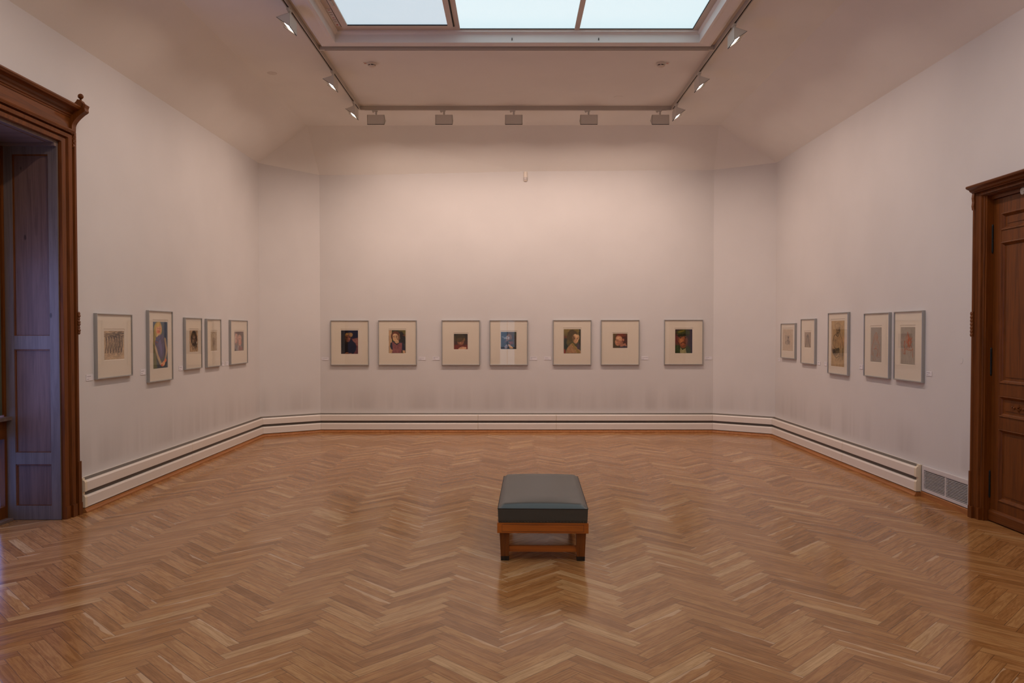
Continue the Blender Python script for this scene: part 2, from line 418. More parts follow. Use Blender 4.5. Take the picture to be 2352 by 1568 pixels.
# ceiling with coves and the skylight well -------------------------
A_ = (-2.04, 2.12, 0.45, 8.455)       # outer edge of the skylight moulding (x0,x1,y0,y1)
def build_ceiling():
    bm = B(); v = {}
    def P(k, p): v[k] = bm.verts.new(p)
    P('LC', (XL, 11.706, ZT[1])); P('BL', (-3.002, YB, ZT[2])); P('B1', (-1.875, YB, 4.013)); P('B2', (0.156, YB, 4.058)); P('BR', (3.137, YB, ZT[3])); P('RC', (XR, 11.70, ZT[4]))
    P('TL', TL); P('TR', TR); P('L0', (XL, Y0, ZT[0])); P('R0', (XR, Y0, ZT[5])); P('l0', (-3.075, Y0, HC)); P('r0', (3.10, Y0, HC))
    x0, x1, y0, y1 = A_
    P('a', (x0, y0, HC)); P('b', (x1, y0, HC)); P('c', (x1, y1, HC)); P('d', (x0, y1, HC))
    F_ = lambda *k: bm.faces.new([v[i] for i in k])
    fl = F_('L0', 'LC', 'TL', 'l0'); F_('LC', 'BL', 'TL'); F_('BL', 'B1', 'B2', 'BR', 'TR', 'TL'); F_('BR', 'RC', 'TR'); frr = F_('RC', 'R0', 'r0', 'TR')
    F_('l0', 'TL', 'd', 'a'); F_('TL', 'TR', 'c', 'd'); F_('TR', 'r0', 'b', 'c'); F_('r0', 'l0', 'a', 'b')
    me = bpy.data.meshes.new('ceiling'); bm.to_mesh(me); bm.free()
    struct(link('ceiling', me, None, M['ceiling']))
build_ceiling()

def rect_ring(p, z):     # p=(x0,x1,y0,y1)
    return [(p[0], p[2], z), (p[1], p[2], z), (p[1], p[3], z), (p[0], p[3], z)]
def skylight():
    root = struct(empty('window_1', (0, 0, HC)))
    def ch(name, bm, m, **k):
        o = obj(name, bm, m, root, **k); o.location = (0, 0, -HC); return o
    # stepped moulding: underside, lit upright, inner step
    Bq = (-1.868, 1.968, 0.62, 8.322); C2 = (-1.828, 1.945, 0.72, 8.268)
    prof = [(A_, HC + 0.06), (A_, 4.625), ((A_[0] + .03, A_[1] - .03, A_[2] + .03, A_[3] - .03), 4.615), ((Bq[0] - .045, Bq[1] + .045, Bq[2] - .045, Bq[3] + .045), 4.622), ((Bq[0] - .02, Bq[1] + .02, Bq[2] - .02, Bq[3] + .02), 4.614), (Bq, 4.618), (Bq, 4.700), ((Bq[0] + .02, Bq[1] - .02, Bq[2] + .02, Bq[3] - .02), 4.712), (C2, 4.712), (C2, 4.760)]
    bm = B(); sweep(bm, [rect_ring(p, z) for p, z in prof], True, False)
    ch('moulding', bm, M['mould'])
    # fixed metal frame: outer border and mullions
    zf = 4.726; th = 0.05
    xl, xr, ya, yb = C2
    m1 = (-0.597, -0.546); m2 = (0.648, 0.700); xg = 1.886
    bm = B()
    box(bm, m1[0], xr, yb - 0.014, yb, zf, zf + th); box(bm, xl, m1[0], 8.166, yb, zf, zf + th); box(bm, xl, xr, ya, ya + 0.055, zf, zf + th)
    box(bm, xl, -1.700, ya, 8.166, zf, zf + th); box(bm, xg, xr, ya, yb - .014, zf, zf + th)
    rows = [ya + 0.055, 3.1, 5.6, yb - 0.014]
    for a_, b_ in (m1, m2): box(bm, a_, b_, ya + .055, yb - .014, zf, zf + th)
    for ym in rows[1:3]: box(bm, -1.70, xg, ym - 0.03, ym + 0.03, zf + .001, zf + th - .001)
    ch('frame', bm, M['sky_frame'])
    cols = [(-1.700, m1[0]), (m1[1], m2[0]), (m2[1], xg)]
    for r in range(3):
        for c in range(3):
            if r == 2 and c == 0: continue
            bm = B(); box(bm, cols[c][0] - .004, cols[c][1] + .004, rows[r] + (.028 if r else -.004), rows[r + 1] - (.028 if r < 2 else -.004), zf + 0.012, zf + 0.020)
            ch('glass_pane', bm, M['sky_glass'])
    bm = B()          # dark gasket lines round the fixed panes
    for c in (1, 2): box(bm, cols[c][0], cols[c][1], rows[3] - 0.006, rows[3] + .002, zf + 0.004, zf + 0.012)
    box(bm, cols[2][1] - 0.006, cols[2][1] + .002, rows[2], rows[3], zf + 0.004, zf + 0.012)
    ch('gasket', bm, M['gap'])
    # hinged sash hanging a little lower in the left bay
    zs = 4.700
    sx0, sx1, sy0, sy1 = -1.752, -0.612, rows[2] + 0.04, 8.149
    g0, g1, gy = -1.688, -0.664, 8.088
    bm = B()
    box(bm, sx0, sx1, gy, sy1, zs, zs + 0.03); box(bm, sx0, sx1, sy0, sy0 + .06, zs, zs + 0.03)
    box(bm, sx0, g0, sy0 + .06, gy, zs, zs + 0.03); box(bm, g1, sx1, sy0 + .06, gy, zs, zs + 0.03)
    sash = ch('opening_sash', bm, M['sky_frame'])
    bm = B(); box(bm, g0 - .003, g1 + .003, sy0 + .055, gy + .003, zs + 0.013, zs + 0.020)
    g = obj('glass_pane', bm, M['sky_glass_dim'], sash)
    bm = B(); box(bm, g0, g1, gy - .008, gy + .001, zs + 0.004, zs + 0.013); obj('gasket', bm, M['gap'], sash)
    bm = B(); box(bm, sx0 + .026, sx0 + .044, 7.46, 7.58, zs - 0.006, zs); obj('latch', bm, M['screw'], sash, bevel=0.003)
    bm = B(); box(bm, -1.770, -0.600, sy1 + 0.001, sy1 + 0.017, zf - 0.004, zf + .01); box(bm, -1.770, -1.753, sy0, sy1, zf - 0.004, zf + .01); box(bm, -0.611, -0.598, sy0, sy1 + .015, zf - .004, zf + .01)
    ch('shadow_gap', bm, M['gap'])  # black strips paint the shade of the gap round the sash
    # little printed sticker with a red dot beside the sash
    bm = B(); box(bm, -1.822, -1.774, 7.72, 8.15, zf - 0.003, zf - 0.0005, 0)
    lathe(bm, [(0.011, zf - 0.0045), (0.011, zf - 0.003)], (-1.798, 8.115, 0), 14, 1)
    for k, (p_, q_) in enumerate(((7.74, .30), (7.80, .5), (7.85, .4), (7.93, .3), (7.98, .5), (8.03, .35))):
        box(bm, -1.798 - .036 * q_, -1.798 + .036 * q_, p_, p_ + 0.010, zf - 0.004, zf - 0.003, 1 if k % 3 == 0 else 2)
    ch('sticker', bm, [M['card'], M['red_ink'], M['ink']])
    for u in (1176, 1375):      # small hooks on the lit upright
        p = on_y(u, 90, Bq[3])
        bm = B(); lathe(bm, [(0.004, 0), (0.004, 0.012)], (0, 0, 0), 8); lathe(bm, [(0.006, -0.012), (0.003, 0.0)], (0, 0, 0), 8)
        bmesh.ops.transform(bm, matrix=Matrix.Translation((p.x, Bq[3] - 0.006, p.z)), verts=bm.verts)
        ch('hook', bm, M['black'])
skylight()

# ------------------------------------------------------------------ mitred runs along the walls
def offs(d):
    pts = [Vector(p) for p in WL]; out = []
    for i, p in enumerate(pts):
        def nrm(a, b): e = (b - a).normalized(); return Vector((e.y, -e.x))
        ns = []
        if i > 0: ns.append(nrm(pts[i - 1], p))
        if i < len(pts) - 1: ns.append(nrm(p, pts[i + 1]))
        if len(ns) == 1: out.append(p + ns[0] * d)
        else:
            b = (ns[0] + ns[1]).normalized(); out.append(p + b * (d / b.dot(ns[0])))
    return out
_oc = {}
def runpt(seg, s, d, z, gap=0.0):
    if d not in _oc: _oc[d] = offs(d)
    a, b = _oc[d][seg], _oc[d][seg + 1]
    # s is measured on the wall line; corners stay mitred
    if s <= 0: p = a + (b - a).normalized() * gap
    elif s >= 1: p = b - (b - a).normalized() * gap
    else:
        w0, w1 = Vector(WL[seg]), Vector(WL[seg + 1]); q = w0 + (w1 - w0) * s; e = (w1 - w0).normalized(); p = q + Vector((e.y, -e.x)) * d
    return (p.x, p.y, z)
def run(bm, seg, s0, s1, prof, mi=0, gap=0.0):
    sweep(bm, [[runpt(seg, s, d, z, gap) for d, z in prof] for s in (s0, s1)], True, True, mi)

SK = [(0.0, 0.0), (0.082, 0.0), (0.082, 0.010), (0.076, 0.020), (0.070, 0.024), (0.068, 0.038), (0.0, 0.038)]
SK2 = [(0.0, 0.0), (0.024, 0.0), (0.024, 0.044), (0.018, 0.052), (0.0, 0.052)]
sl = lambda y: (y - Y0) / (11.706 - Y0)
sr = lambda y: (11.70 - y) / (11.70 - Y0)
names = ['baseboard_left', 'baseboard_back_left', 'baseboard_back', 'baseboard_back_right', 'baseboard_right']
spans = [(sl(6.78), 1), (0, 1), (0, 1), (0, 1), (0, sr(7.47))]
for i in range(5):
    bm = B(); run(bm, i, *spans[i], SK)
    if i == 4: run(bm, 4, sr(7.47), sr(6.63), SK2)
    if i == 0: run(bm, 0, sl(Y0), sl(4.36), SK2)
    if i == 4: run(bm, 4, sr(4.95), 1, SK2)
    struct(obj(names[i], bm, M['skirt']))

# convector heaters ---------------------------------------------------
low = [(0.012, 0.050), (0.060, 0.050), (0.060, 0.130), (0.052, 0.146), (0.030, 0.148), (0.012, 0.148)]
upp = [(0.012, 0.184), (0.060, 0.184), (0.060, 0.262), (0.050, 0.276), (0.030, 0.278), (0.012, 0.278)]
lip1 = [(0.058, 0.046), (0.0625, 0.046), (0.0625, 0.054), (0.058, 0.054)]
bcover = [(0.002, 0.040), (0.016, 0.040), (0.016, 0.300), (0.002, 0.300)]
topg = [(0.016, 0.279), (0.038, 0.279), (0.028, 0.294), (0.016, 0.297)]
midg = [(0.016, 0.149), (0.040, 0.149), (0.034, 0.183), (0.016, 0.183)]
def heater(seg, s0, s1, label, caps=(False, False), seam=None):
    a = Vector(runpt(seg, s0, 0, 0)); b = Vector(runpt(seg, s1, 0, 0)); mid = (a + b) / 2
    root = empty('convector_heater', mid)
    tag(root, label, 'heater', 'low cream heaters along the walls')
    def ch(name, bm, m):
        o = obj(name, bm, m, root); o.location = -mid; return o
    Ls = (Vector(WL[seg + 1]) - Vector(WL[seg])).length
    e0 = 0.0015 / Ls if s0 > 0 else 0; e1 = 0.0015 / Ls if s1 < 1 else 0
    c0 = 0.035 / Ls if caps[0] else 0; c1 = 0.035 / Ls if caps[1] else 0
    bm = B(); run(bm, seg, s0 + e0 + c0, s1 - e1 - c1, low, gap=0.001); run(bm, seg, s0 + e0 + c0, s1 - e1 - c1, lip1, gap=0.001); ch('lower_panel', bm, M['heater'])
    bm = B(); run(bm, seg, s0 + e0 + c0, s1 - e1 - c1, upp, gap=0.001); ch('upper_panel', bm, M['heater'])
    bm = B(); run(bm, seg, s0, s1, bcover, gap=0.001); ch('back_plate', bm, M['heater'])
    bm = B(); run(bm, seg, s0 + c0, s1 - c1, topg, gap=0.001); ch('top_grille', bm, M['slot'])
    bm = B(); run(bm, seg, s0 + c0, s1 - c1, midg, gap=0.001); ch('middle_grille', bm, M['slot'])
    capp = [(0.012, 0.046), (0.066, 0.046), (0.066, 0.135), (0.056, 0.152), (0.044, 0.154), (0.044, 0.182), (0.066, 0.184), (0.066, 0.266), (0.056, 0.282), (0.044, 0.284), (0.044, 0.300), (0.012, 0.300)]
    for f, sa_, sb_ in ((caps[0], s0, s0 + c0), (caps[1], s1 - c1, s1)):
        if f: bm = B(); run(bm, seg, sa_, sb_, capp, gap=0.001); ch('end_cap', bm, M['heater_cap'])
    for f, ss in ((s0 > 0 and not caps[0], s0), (s1 < 1 and not caps[1], s1)):
        pass
    if seam == 'joint':
        for pr in (low, upp):
            pr2 = [(d_ + 0.0012 if d_ > 0.03 else d_, z_) for d_, z_ in pr]
            bm = B(); run(bm, seg, s1 - 0.006 / Ls, s1 - 0.001 / Ls, pr2, gap=0.001); ch('joint_strip', bm, M['heater_cap'])
xb = lambda u: (on_y(u, 960, YB - 0.06).x + 3.002) / (3.137 + 3.002)
yl = on_x(443, 1040, XL + 0.06).y; yr = on_x(1934, 1040, XR - 0.06).y
heater(0, sl(6.785), sl(yl), 'long low cream heater nearest the panelled window bay on the left wall', (True, False), 'joint')
heater(0, sl(yl), 1, 'far length of low cream heater under the left wall pictures, ending at the corner')
heater(1, 0, 1, 'short low cream heater on the narrow angled wall left of the back wall')
heater(2, 0, xb(1098), 'left length of low cream heater on the back wall', (False, False), 'joint')
heater(2, xb(1098), xb(1278), 'middle, shortest length of low cream heater on the back wall', (False, False), 'joint')
heater(2, xb(1278), 1, 'right length of low cream heater on the back wall')
heater(3, 0, 1, 'short low cream heater on the narrow angled wall right of the back wall')
heater(4, 0, sr(yr), 'far length of low cream heater on the right wall, starting at the corner', (False, False), 'joint')
heater(4, sr(yr), sr(7.475), 'low cream heater on the right wall ending beside the white vent grille', (False, True))

# vent grille -----------------------------------------------------------
def vent():
    ya, yb, z0, z1 = 6.665, 7.455, 0.060, 0.300
    root = tag(empty('vent_grille', (XR, (ya + yb) / 2, z0)), 'white louvred vent grille low on the right wall between heater and wooden door', 'vent')
    off = -Vector(root.location)
    x0, x1 = XR - 0.022, XR - 0.001
    bm = B(); w = 0.036
    box(bm, x0, x1, ya, yb, z1 - w, z1); box(bm, x0, x1, ya, yb, z0, z0 + w * 0.8); box(bm, x0, x1, ya, ya + w, z0, z1); box(bm, x0, x1, yb - w, yb, z0, z1)
    box(bm, x0 + .002, x1, 7.045, 7.06, z0, z1)
    o = obj('frame', bm, M['vent'], root); o.location = off
    bm = B(); box(bm, XR - 0.004, XR - 0.001, ya + .01, yb - .01, z0 + .01, z1 - .01); o = obj('dark_backing', bm, M['gap'], root); o.location = off
    n = 13
    for k in range(n):
        z = z0 + w * 0.8 + (z1 - z0 - 1.8 * w) * (k + 0.5) / n
        bm = B()
        for (a, b) in ((ya + w, 7.045), (7.06, yb - w)):
            hull8(bm, [(x0 + .003, a, z - .0005), (x0 + .003, b, z - .0005), (x0 + .003, b, z + .0035), (x0 + .003, a, z + .0035), (x0 + .010, a, z + .0015), (x0 + .010, b, z + .0015), (x0 + .010, b, z + .0045), (x0 + .010, a, z + .0045)])
        o = obj('slat', bm, M['vent'], root); o.location = off
vent()

# ------------------------------------------------------------------ artworks
def paint(W, Hh, bg, prims, grain=0.06, seed=1):
    """small painter: returns an array (Hh,W,3) of sRGB 0-255 values; v runs upward"""
    rs = np.random.RandomState(seed)
    V, U = np.mgrid[0:Hh, 0:W]; U = (U + .5) / W; V = 1 - (V + .5) / Hh
    def smooth(n):
        g = rs.rand(n + 2, n + 2); xi = U * n; yi = V * n; x0 = xi.astype(int); y0 = yi.astype(int); fx = xi - x0; fy = yi - y0
        return g[y0, x0] * (1 - fx) * (1 - fy) + g[y0, x0 + 1] * fx * (1 - fy) + g[y0 + 1, x0] * (1 - fx) * fy + g[y0 + 1, x0 + 1] * fx * fy
    wob = (smooth(7) - .5) * 0.035; wob2 = (smooth(9) - .5) * 0.035
    Uw, Vw = U + wob, V + wob2; asp = Hh / W
    if len(bg) == 2: c = np.array(bg[1])[None, None] * V[..., None] + np.array(bg[0])[None, None] * (1 - V[..., None])
    else: c = np.ones((Hh, W, 3)) * np.array(bg)
    def comp(a, col):
        nonlocal c
        c = c * (1 - a[..., None]) + np.array(col)[None, None] * a[..., None]
    for p in prims:
        k = p[0]
        if k == 'e':       # ellipse cx cy rx ry rot col alpha soft
            _, cx, cy, rx, ry, rot, col, al = p[:8]; sf = p[8] if len(p) > 8 else 0.15
            dx, dy = Uw - cx, (Vw - cy) * asp; ca, sa = math.cos(rot), math.sin(rot)
            ex = (dx * ca + dy * sa) / rx; ey = (-dx * sa + dy * ca) / (ry * asp)
            r = np.sqrt(ex ** 2 + ey ** 2); comp(np.clip((1 - r) / sf + .5, 0, 1) * al, col)
        elif k == 'l':     # stroke pts width col alpha
            _, pts, w, col, al = p; best = np.full(U.shape, 9.0)
            for (x1, y1), (x2, y2) in zip(pts, pts[1:]):
                ax, ay = x2 - x1, (y2 - y1) * asp; L2 = ax * ax + ay * ay + 1e-9
                tt = np.clip(((Uw - x1) * ax + (Vw - y1) * asp * ay) / L2, 0, 1)
                best = np.minimum(best, np.hypot(Uw - x1 - ax * tt, (Vw - y1) * asp - ay * tt))
            comp(np.clip((w - best) / (w * .5) + .3, 0, 1) * al, col)
        elif k == 'p':     # polygon pts col alpha
            _, pts, col, al = p; ins = np.zeros(U.shape, bool); n = len(pts)
            for i in range(n):
                (x1, y1), (x2, y2) = pts[i], pts[(i + 1) % n]
                cond = ((y1 > Vw) != (y2 > Vw)) & (Uw < (x2 - x1) * (Vw - y1) / (y2 - y1 + 1e-9) + x1); ins ^= cond
            comp(ins * al, col)
        elif k == 'h':     # hatch marks: n cx cy sx sy ang len w col al
            _, n, cx, cy, sx_, sy_, ang, ln, w, col, al = p
            for _i in range(n):
                x = cx + rs.randn() * sx_; y = cy + rs.randn() * sy_; a = ang + rs.randn() * .25
                x2 = x + math.cos(a) * ln; y2 = y + math.sin(a) * ln / asp
                ax, ay = x2 - x, (y2 - y) * asp; L2 = ax * ax + ay * ay + 1e-9
                tt = np.clip(((U - x) * ax + (V - y) * asp * ay) / L2, 0, 1)
                d_ = np.hypot(U - x - ax * tt, (V - y) * asp - ay * tt); comp(np.clip((w - d_) / w, 0, 1) * al, col)
    g = 1 + (smooth(14) - .5) * 2 * grain + (rs.rand(Hh, W) - .5) * grain
    return np.clip(c * g[..., None], 0, 255)

PA = (196, 172, 136)     # toned paper
BK = (52, 42, 36)
ART = {}
ART['columns_drawing'] = dict(wh=(64, 70), bg=(184, 158, 124), p=[
    ('h', 40, .5, .90, .30, .05, 0, .35, .016, BK, .55), ('h', 30, .5, .80, .3, .03, .05, .3, .014, BK, .5),
    *[('l', [(x, .80), (x + .03, .55), (x - .02, .25)], .022, BK, .75) for x in (.07, .2, .33, .47, .60, .74, .88)],
    *[('e', x, .5, .045, .27, 0, (150, 126, 98), .8) for x in (.13, .27, .40, .54, .67, .81)],
    *[('l', [(x, .78), (x + .05, .62), (x + .04, .45), (x + .07, .22)], .012, BK, .8) for x in (.10, .24, .37, .51, .64, .78)],
    ('h', 50, .75, .42, .16, .18, 1.4, .22, .012, BK, .5), ('h', 20, .3, .15, .2, .06, .4, .3, .008, (96, 78, 60), .5), ('e', .10, .86, .05, .05, 0, (120, 100, 78), .8)], g=.10)
ART['girl_with_long_hair'] = dict(wh=(58, 112), bg=((44, 62, 74), (52, 84, 108)), p=[
    ('p', [(.0, .0), (.25, .0), (.12, .55), (.0, .6)], (92, 96, 56), .9), ('e', .85, .8, .18, .25, 0, (44, 66, 92), .8, .5),
    ('e', .34, .84, .27, .17, .1, (176, 150, 78), 1), ('e', .10, .66, .08, .22, 0, (150, 134, 72), .9, .4),
    ('e', .38, .85, .19, .125, 0, (206, 152, 112), 1), ('e', .36, .79, .10, .035, 0, (196, 96, 70), .75, .6), ('e', .30, .93, .18, .04, .2, (190, 160, 84), .9),
    ('e', .33, .86, .022, .008, 0, (60, 50, 50), .9), ('e', .46, .86, .022, .008, 0, (60, 50, 50), .9), ('l', [(.41, .86), (.42, .82)], .010, (150, 92, 66), .7), ('l', [(.37, .785), (.45, .787)], .014, (160, 44, 36), .9),
    ('p', [(.26, .74), (.50, .73), (.44, .64), (.22, .66)], (196, 168, 118), 1),
    ('e', .52, .46, .36, .26, 0, (70, 64, 104), 1, .2), ('p', [(.22, .68), (.62, .72), (.76, .55), (.80, .28), (.26, .26), (.10, .55)], (66, 64, 106), 1),
    ('e', .50, .45, .10, .20, .1, (92, 88, 140), .7, .6), ('l', [(.20, .60), (.40, .58), (.55, .66)], .03, (40, 60, 110), .9), ('l', [(.12, .58), (.30, .55)], .02, (140, 60, 40), .8),
    ('l', [(.12, .45), (.30, .28), (.50, .10)], .075, (172, 150, 116), 1), ('l', [(.82, .62), (.93, .38), (.80, .14)], .07, (168, 144, 114), 1), ('l', [(.06, .5), (.22, .25), (.42, .06)], .014, (40, 30, 34), .9), ('l', [(.72, .66), (.82, .4), (.72, .22)], .014, (40, 30, 40), .9),
    ('e', .68, .09, .16, .055, .5, (214, 150, 104), 1), ('e', .84, .15, .08, .045, .7, (216, 120, 84), 1), ('e', .57, .06, .06, .03, 0, (190, 70, 44), .9), ('h', 30, .5, .45, .12, .12, 1.4, .12, .008, (120, 116, 160), .5)], g=.09)
ART['dark_head_study'] = dict(wh=(44, 70), bg=(178, 150, 118), p=[
    ('e', .52, .62, .36, .34, 0, (40, 32, 28), 1, .3), ('e', .52, .86, .16, .1, 0, (36, 28, 24), 1), ('e', .50, .55, .24, .25, 0, (92, 74, 58), 1, .3), ('e', .42, .52, .07, .13, 0, (176, 150, 120), .8, .7), ('e', .54, .66, .08, .06, 0, (150, 126, 98), .7, .7),
    ('l', [(.34, .6), (.46, .59)], .03, (22, 18, 16), 1), ('l', [(.58, .6), (.70, .61)], .03, (22, 18, 16), 1), ('l', [(.50, .6), (.50, .46), (.56, .45)], .015, (30, 24, 20), .9), ('l', [(.42, .37), (.58, .37)], .02, (34, 24, 20), .9),
    ('h', 50, .5, .18, .22, .1, 1.2, .25, .015, (30, 24, 20), .7), ('h', 30, .8, .5, .05, .25, 1.5, .3, .02, (24, 20, 18), .7), ('e', .88, .42, .03, .06, 0, (230, 214, 190), .9)], g=.12)
ART['pale_bust_sketch'] = dict(wh=(40, 64), bg=(172, 154, 128), p=[
    ('e', .52, .70, .36, .26, 0, (120, 104, 86), .7, .1), ('e', .52, .70, .33, .24, 0, (176, 158, 132), 1, .1), ('e', .50, .48, .26, .2, 0, (140, 120, 98), .5, .4), ('l', [(.2, .6), (.45, .66), (.8, .6)], .012, (92, 80, 66), .7),
    ('h', 40, .5, .36, .16, .1, .8, .2, .010, (84, 74, 62), .6), ('h', 30, .5, .15, .25, .08, 1.3, .2, .010, (90, 80, 66), .5), ('l', [(.48, .5), (.46, .4), (.54, .38)], .01, (74, 62, 52), .8)], g=.06)
ART['two_faces_watercolour'] = dict(wh=(60, 72), bg=(124, 104, 98), p=[
    ('e', .52, .94, .34, .10, 0, (80, 44, 40), 1, .4), ('e', .88, .5, .18, .44, 0, (80, 76, 74), 1, .4), ('e', .72, .84, .2, .12, -.3, (96, 76, 70), .9, .4),
    ('e', .20, .72, .15, .17, 0, (182, 138, 122), 1, .25), ('e', .17, .55, .12, .14, 0, (180, 136, 120), 1, .25), ('e', .56, .66, .20, .18, 0, (186, 140, 122), 1, .2), ('e', .58, .44, .16, .17, 0, (188, 140, 120), 1, .25), ('e', .70, .42, .09, .10, 0, (178, 104, 88), .6, .8), ('e', .08, .6, .06, .2, 0, (196, 170, 156), .8, .6),
    ('l', [(.10, .66), (.20, .67)], .014, (96, 62, 56), .8), ('l', [(.44, .62), (.58, .64)], .014, (96, 62, 56), .8), ('e', .16, .62, .025, .012, 0, (54, 40, 40), 1), ('e', .52, .585, .03, .013, 0, (54, 40, 40), 1), ('l', [(.28, .62), (.31, .52), (.27, .51)], .012, (140, 96, 84), .8), ('l', [(.42, .58), (.38, .49), (.43, .475)], .012, (140, 92, 80), .8), ('e', .20, .455, .04, .014, 0, (150, 62, 56), .9), ('e', .48, .39, .045, .015, 0, (156, 62, 54), .9), ('l', [(.33, .8), (.36, .5), (.32, .2)], .02, (98, 78, 74), .7),
    ('p', [(0, 0), (.35, 0), (.3, .26), (0, .34)], (112, 108, 114), 1), ('p', [(0, 0), (.15, 0), (0, .18)], (32, 28, 32), 1), ('e', .62, .10, .22, .13, 0, (132, 82, 76), .9, .4), ('l', [(.36, .04), (.4, .28)], .03, (184, 172, 164), .9), ('h', 40, .5, .5, .3, .3, 1.2, .12, .010, (150, 116, 106), .4)], g=.09)
ART['woman_in_black_with_cap'] = dict(wh=(66, 92), bg=((40, 22, 20), (12, 15, 32)), p=[
    ('p', [(.60, .64), (1, .69), (1, .0), (.75, .0), (.8, .5)], (96, 50, 44), 1), ('p', [(.66, .62), (1, .67), (1, .36), (.86, .34)], (136, 88, 72), .9), ('h', 20, .85, .5, .08, .1, .2, .1, .012, (160, 112, 92), .5), ('e', .45, .28, .44, .33, 0, (13, 13, 20), 1, .12), ('e', .30, .62, .2, .2, 0, (24, 18, 18), 1, .4),
    ('e', .46, .815, .22, .095, .1, (122, 90, 46), 1, .18), ('e', .58, .80, .10, .09, 0, (156, 122, 64), .9, .4), ('e', .40, .68, .16, .11, .2, (104, 62, 38), 1, .25), ('e', .40, .59, .12, .09, .2, (118, 70, 42), 1, .3), ('e', .46, .64, .07, .05, .2, (152, 96, 58), .7, .7), ('e', .30, .62, .07, .12, 0, (62, 38, 26), .7, .7),
    ('l', [(.30, .705), (.38, .71)], .012, (34, 22, 18), .95), ('l', [(.45, .705), (.55, .70)], .012, (34, 22, 18), .95), ('e', .34, .685, .03, .010, 0, (20, 14, 12), .95), ('e', .49, .683, .032, .010, 0, (20, 14, 12), .95), ('l', [(.42, .69), (.40, .62), (.44, .615)], .011, (70, 40, 26), .85), ('l', [(.37, .57), (.46, .572)], .012, (98, 36, 28), .9), ('e', .36, .835, .05, .025, 0, (190, 150, 78), .7, .5),
    ('h', 30, .45, .3, .2, .16, 1.2, .2, .012, (26, 24, 34), .5), ('e', .34, .04, .12, .025, .2, (140, 88, 56), .9), ('e', .55, .03, .09, .022, 0, (156, 98, 60), .8)], g=.12)
ART['girl_in_pink_pinafore'] = dict(wh=(66, 92), bg=(54, 56, 30), p=[
    ('p', [(0, 0), (.2, 0), (.18, 1), (0, 1)], (176, 144, 108), 1), ('l', [(.12, .0), (.10, .5)], .02, (150, 116, 84), .6), ('p', [(.62, .72), (1, .70), (1, 1), (.58, 1)], (104, 94, 40), .9), ('e', .74, .66, .22, .30, .2, (20, 20, 20), 1, .25), ('e', .93, .77, .1, .03, 0, (120, 62, 30), .8), ('p', [(.60, .40), (1, .42), (1, .70), (.7, .66)], (22, 26, 26), .9),
    ('e', .42, .78, .25, .17, .2, (98, 50, 32), 1, .2), ('l', [(.18, .80), (.17, .70), (.20, .62)], .035, (80, 42, 28), 1), ('e', .60, .72, .07, .16, .1, (92, 50, 30), 1, .3),
    ('e', .40, .72, .175, .125, .1, (198, 162, 120), 1, .12), ('e', .37, .63, .13, .11, .1, (196, 160, 118), 1, .15), ('e', .53, .66, .08, .13, 0, (150, 112, 80), .8, .6), ('e', .33, .78, .1, .05, 0, (214, 180, 138), .7, .7),
    ('l', [(.24, .745), (.34, .75)], .010, (70, 44, 32), .8), ('l', [(.42, .755), (.54, .745)], .010, (70, 44, 32), .8), ('e', .30, .715, .035, .012, 0, (40, 30, 26), .95), ('e', .46, .712, .038, .013, .1, (40, 30, 26), .95), ('l', [(.36, .71), (.33, .645), (.37, .64)], .010, (140, 94, 66), .9), ('l', [(.31, .595), (.40, .592)], .012, (156, 70, 58), .95), ('l', [(.64, .84), (.66, .62)], .018, (150, 120, 74), .8),
    ('p', [(.38, .54), (.56, .58), (.62, .46), (.48, .40), (.34, .48)], (186, 150, 112), 1), ('p', [(.05, .30), (.12, .44), (.24, .50), (.46, .40), (.70, .50), (.90, .42), (.98, .16), (.84, .1), (.2, .1)], (26, 27, 50), 1), ('p', [(.20, .48), (.30, .50), (.48, .36), (.66, .45), (.80, .44), (.76, .0), (.22, .0)], (128, 74, 76), 1), ('p', [(.30, .34), (.70, .34), (.66, .20), (.34, .20)], (118, 66, 70), .7),
    ('l', [(.26, .50), (.48, .365), (.68, .49)], .026, (28, 26, 48), 1), ('h', 90, .46, .17, .13, .10, 1.2, .05, .007, (170, 116, 112), .6), ('h', 40, .44, .26, .14, .10, .3, .06, .007, (92, 48, 56), .5), ('p', [(.12, .0), (.20, .0), (.22, .14), (.10, .17)], (186, 144, 108), .9), ('p', [(.84, .0), (.97, .0), (.95, .13), (.82, .14)], (196, 156, 120), 1), ('h', 16, .9, .3, .05, .06, 1, .08, .01, (50, 54, 84), .6)], g=.09)
ART['child_looking_down'] = dict(wh=(50, 56), bg=((90, 36, 22), (26, 26, 22)), p=[
    ('e', .45, .70, .36, .30, 0, (56, 46, 26), 1, .3), ('e', .5, .48, .24, .22, 0, (142, 90, 60), 1, .3), ('e', .44, .62, .26, .14, .1, (78, 60, 32), 1, .4), ('e', .76, .64, .06, .1, 0, (120, 86, 44), .8), ('l', [(.32, .5), (.42, .46)], .018, (40, 24, 18), 1), ('l', [(.56, .46), (.66, .5)], .018, (40, 24, 18), 1), ('e', .47, .40, .04, .05, 0, (186, 128, 90), .9, .5),
    ('p', [(0, .26), (.35, .3), (.7, .24), (1, .3), (1, .0), (0, .0)], (110, 36, 22), .9), ('e', .62, .05, .3, .11, .1, (206, 160, 124), 1), ('l', [(.5, .12), (.72, .09)], .012, (120, 70, 50), .8), ('e', .1, .7, .05, .2, 0, (84, 74, 40), .6, .6)], g=.12)
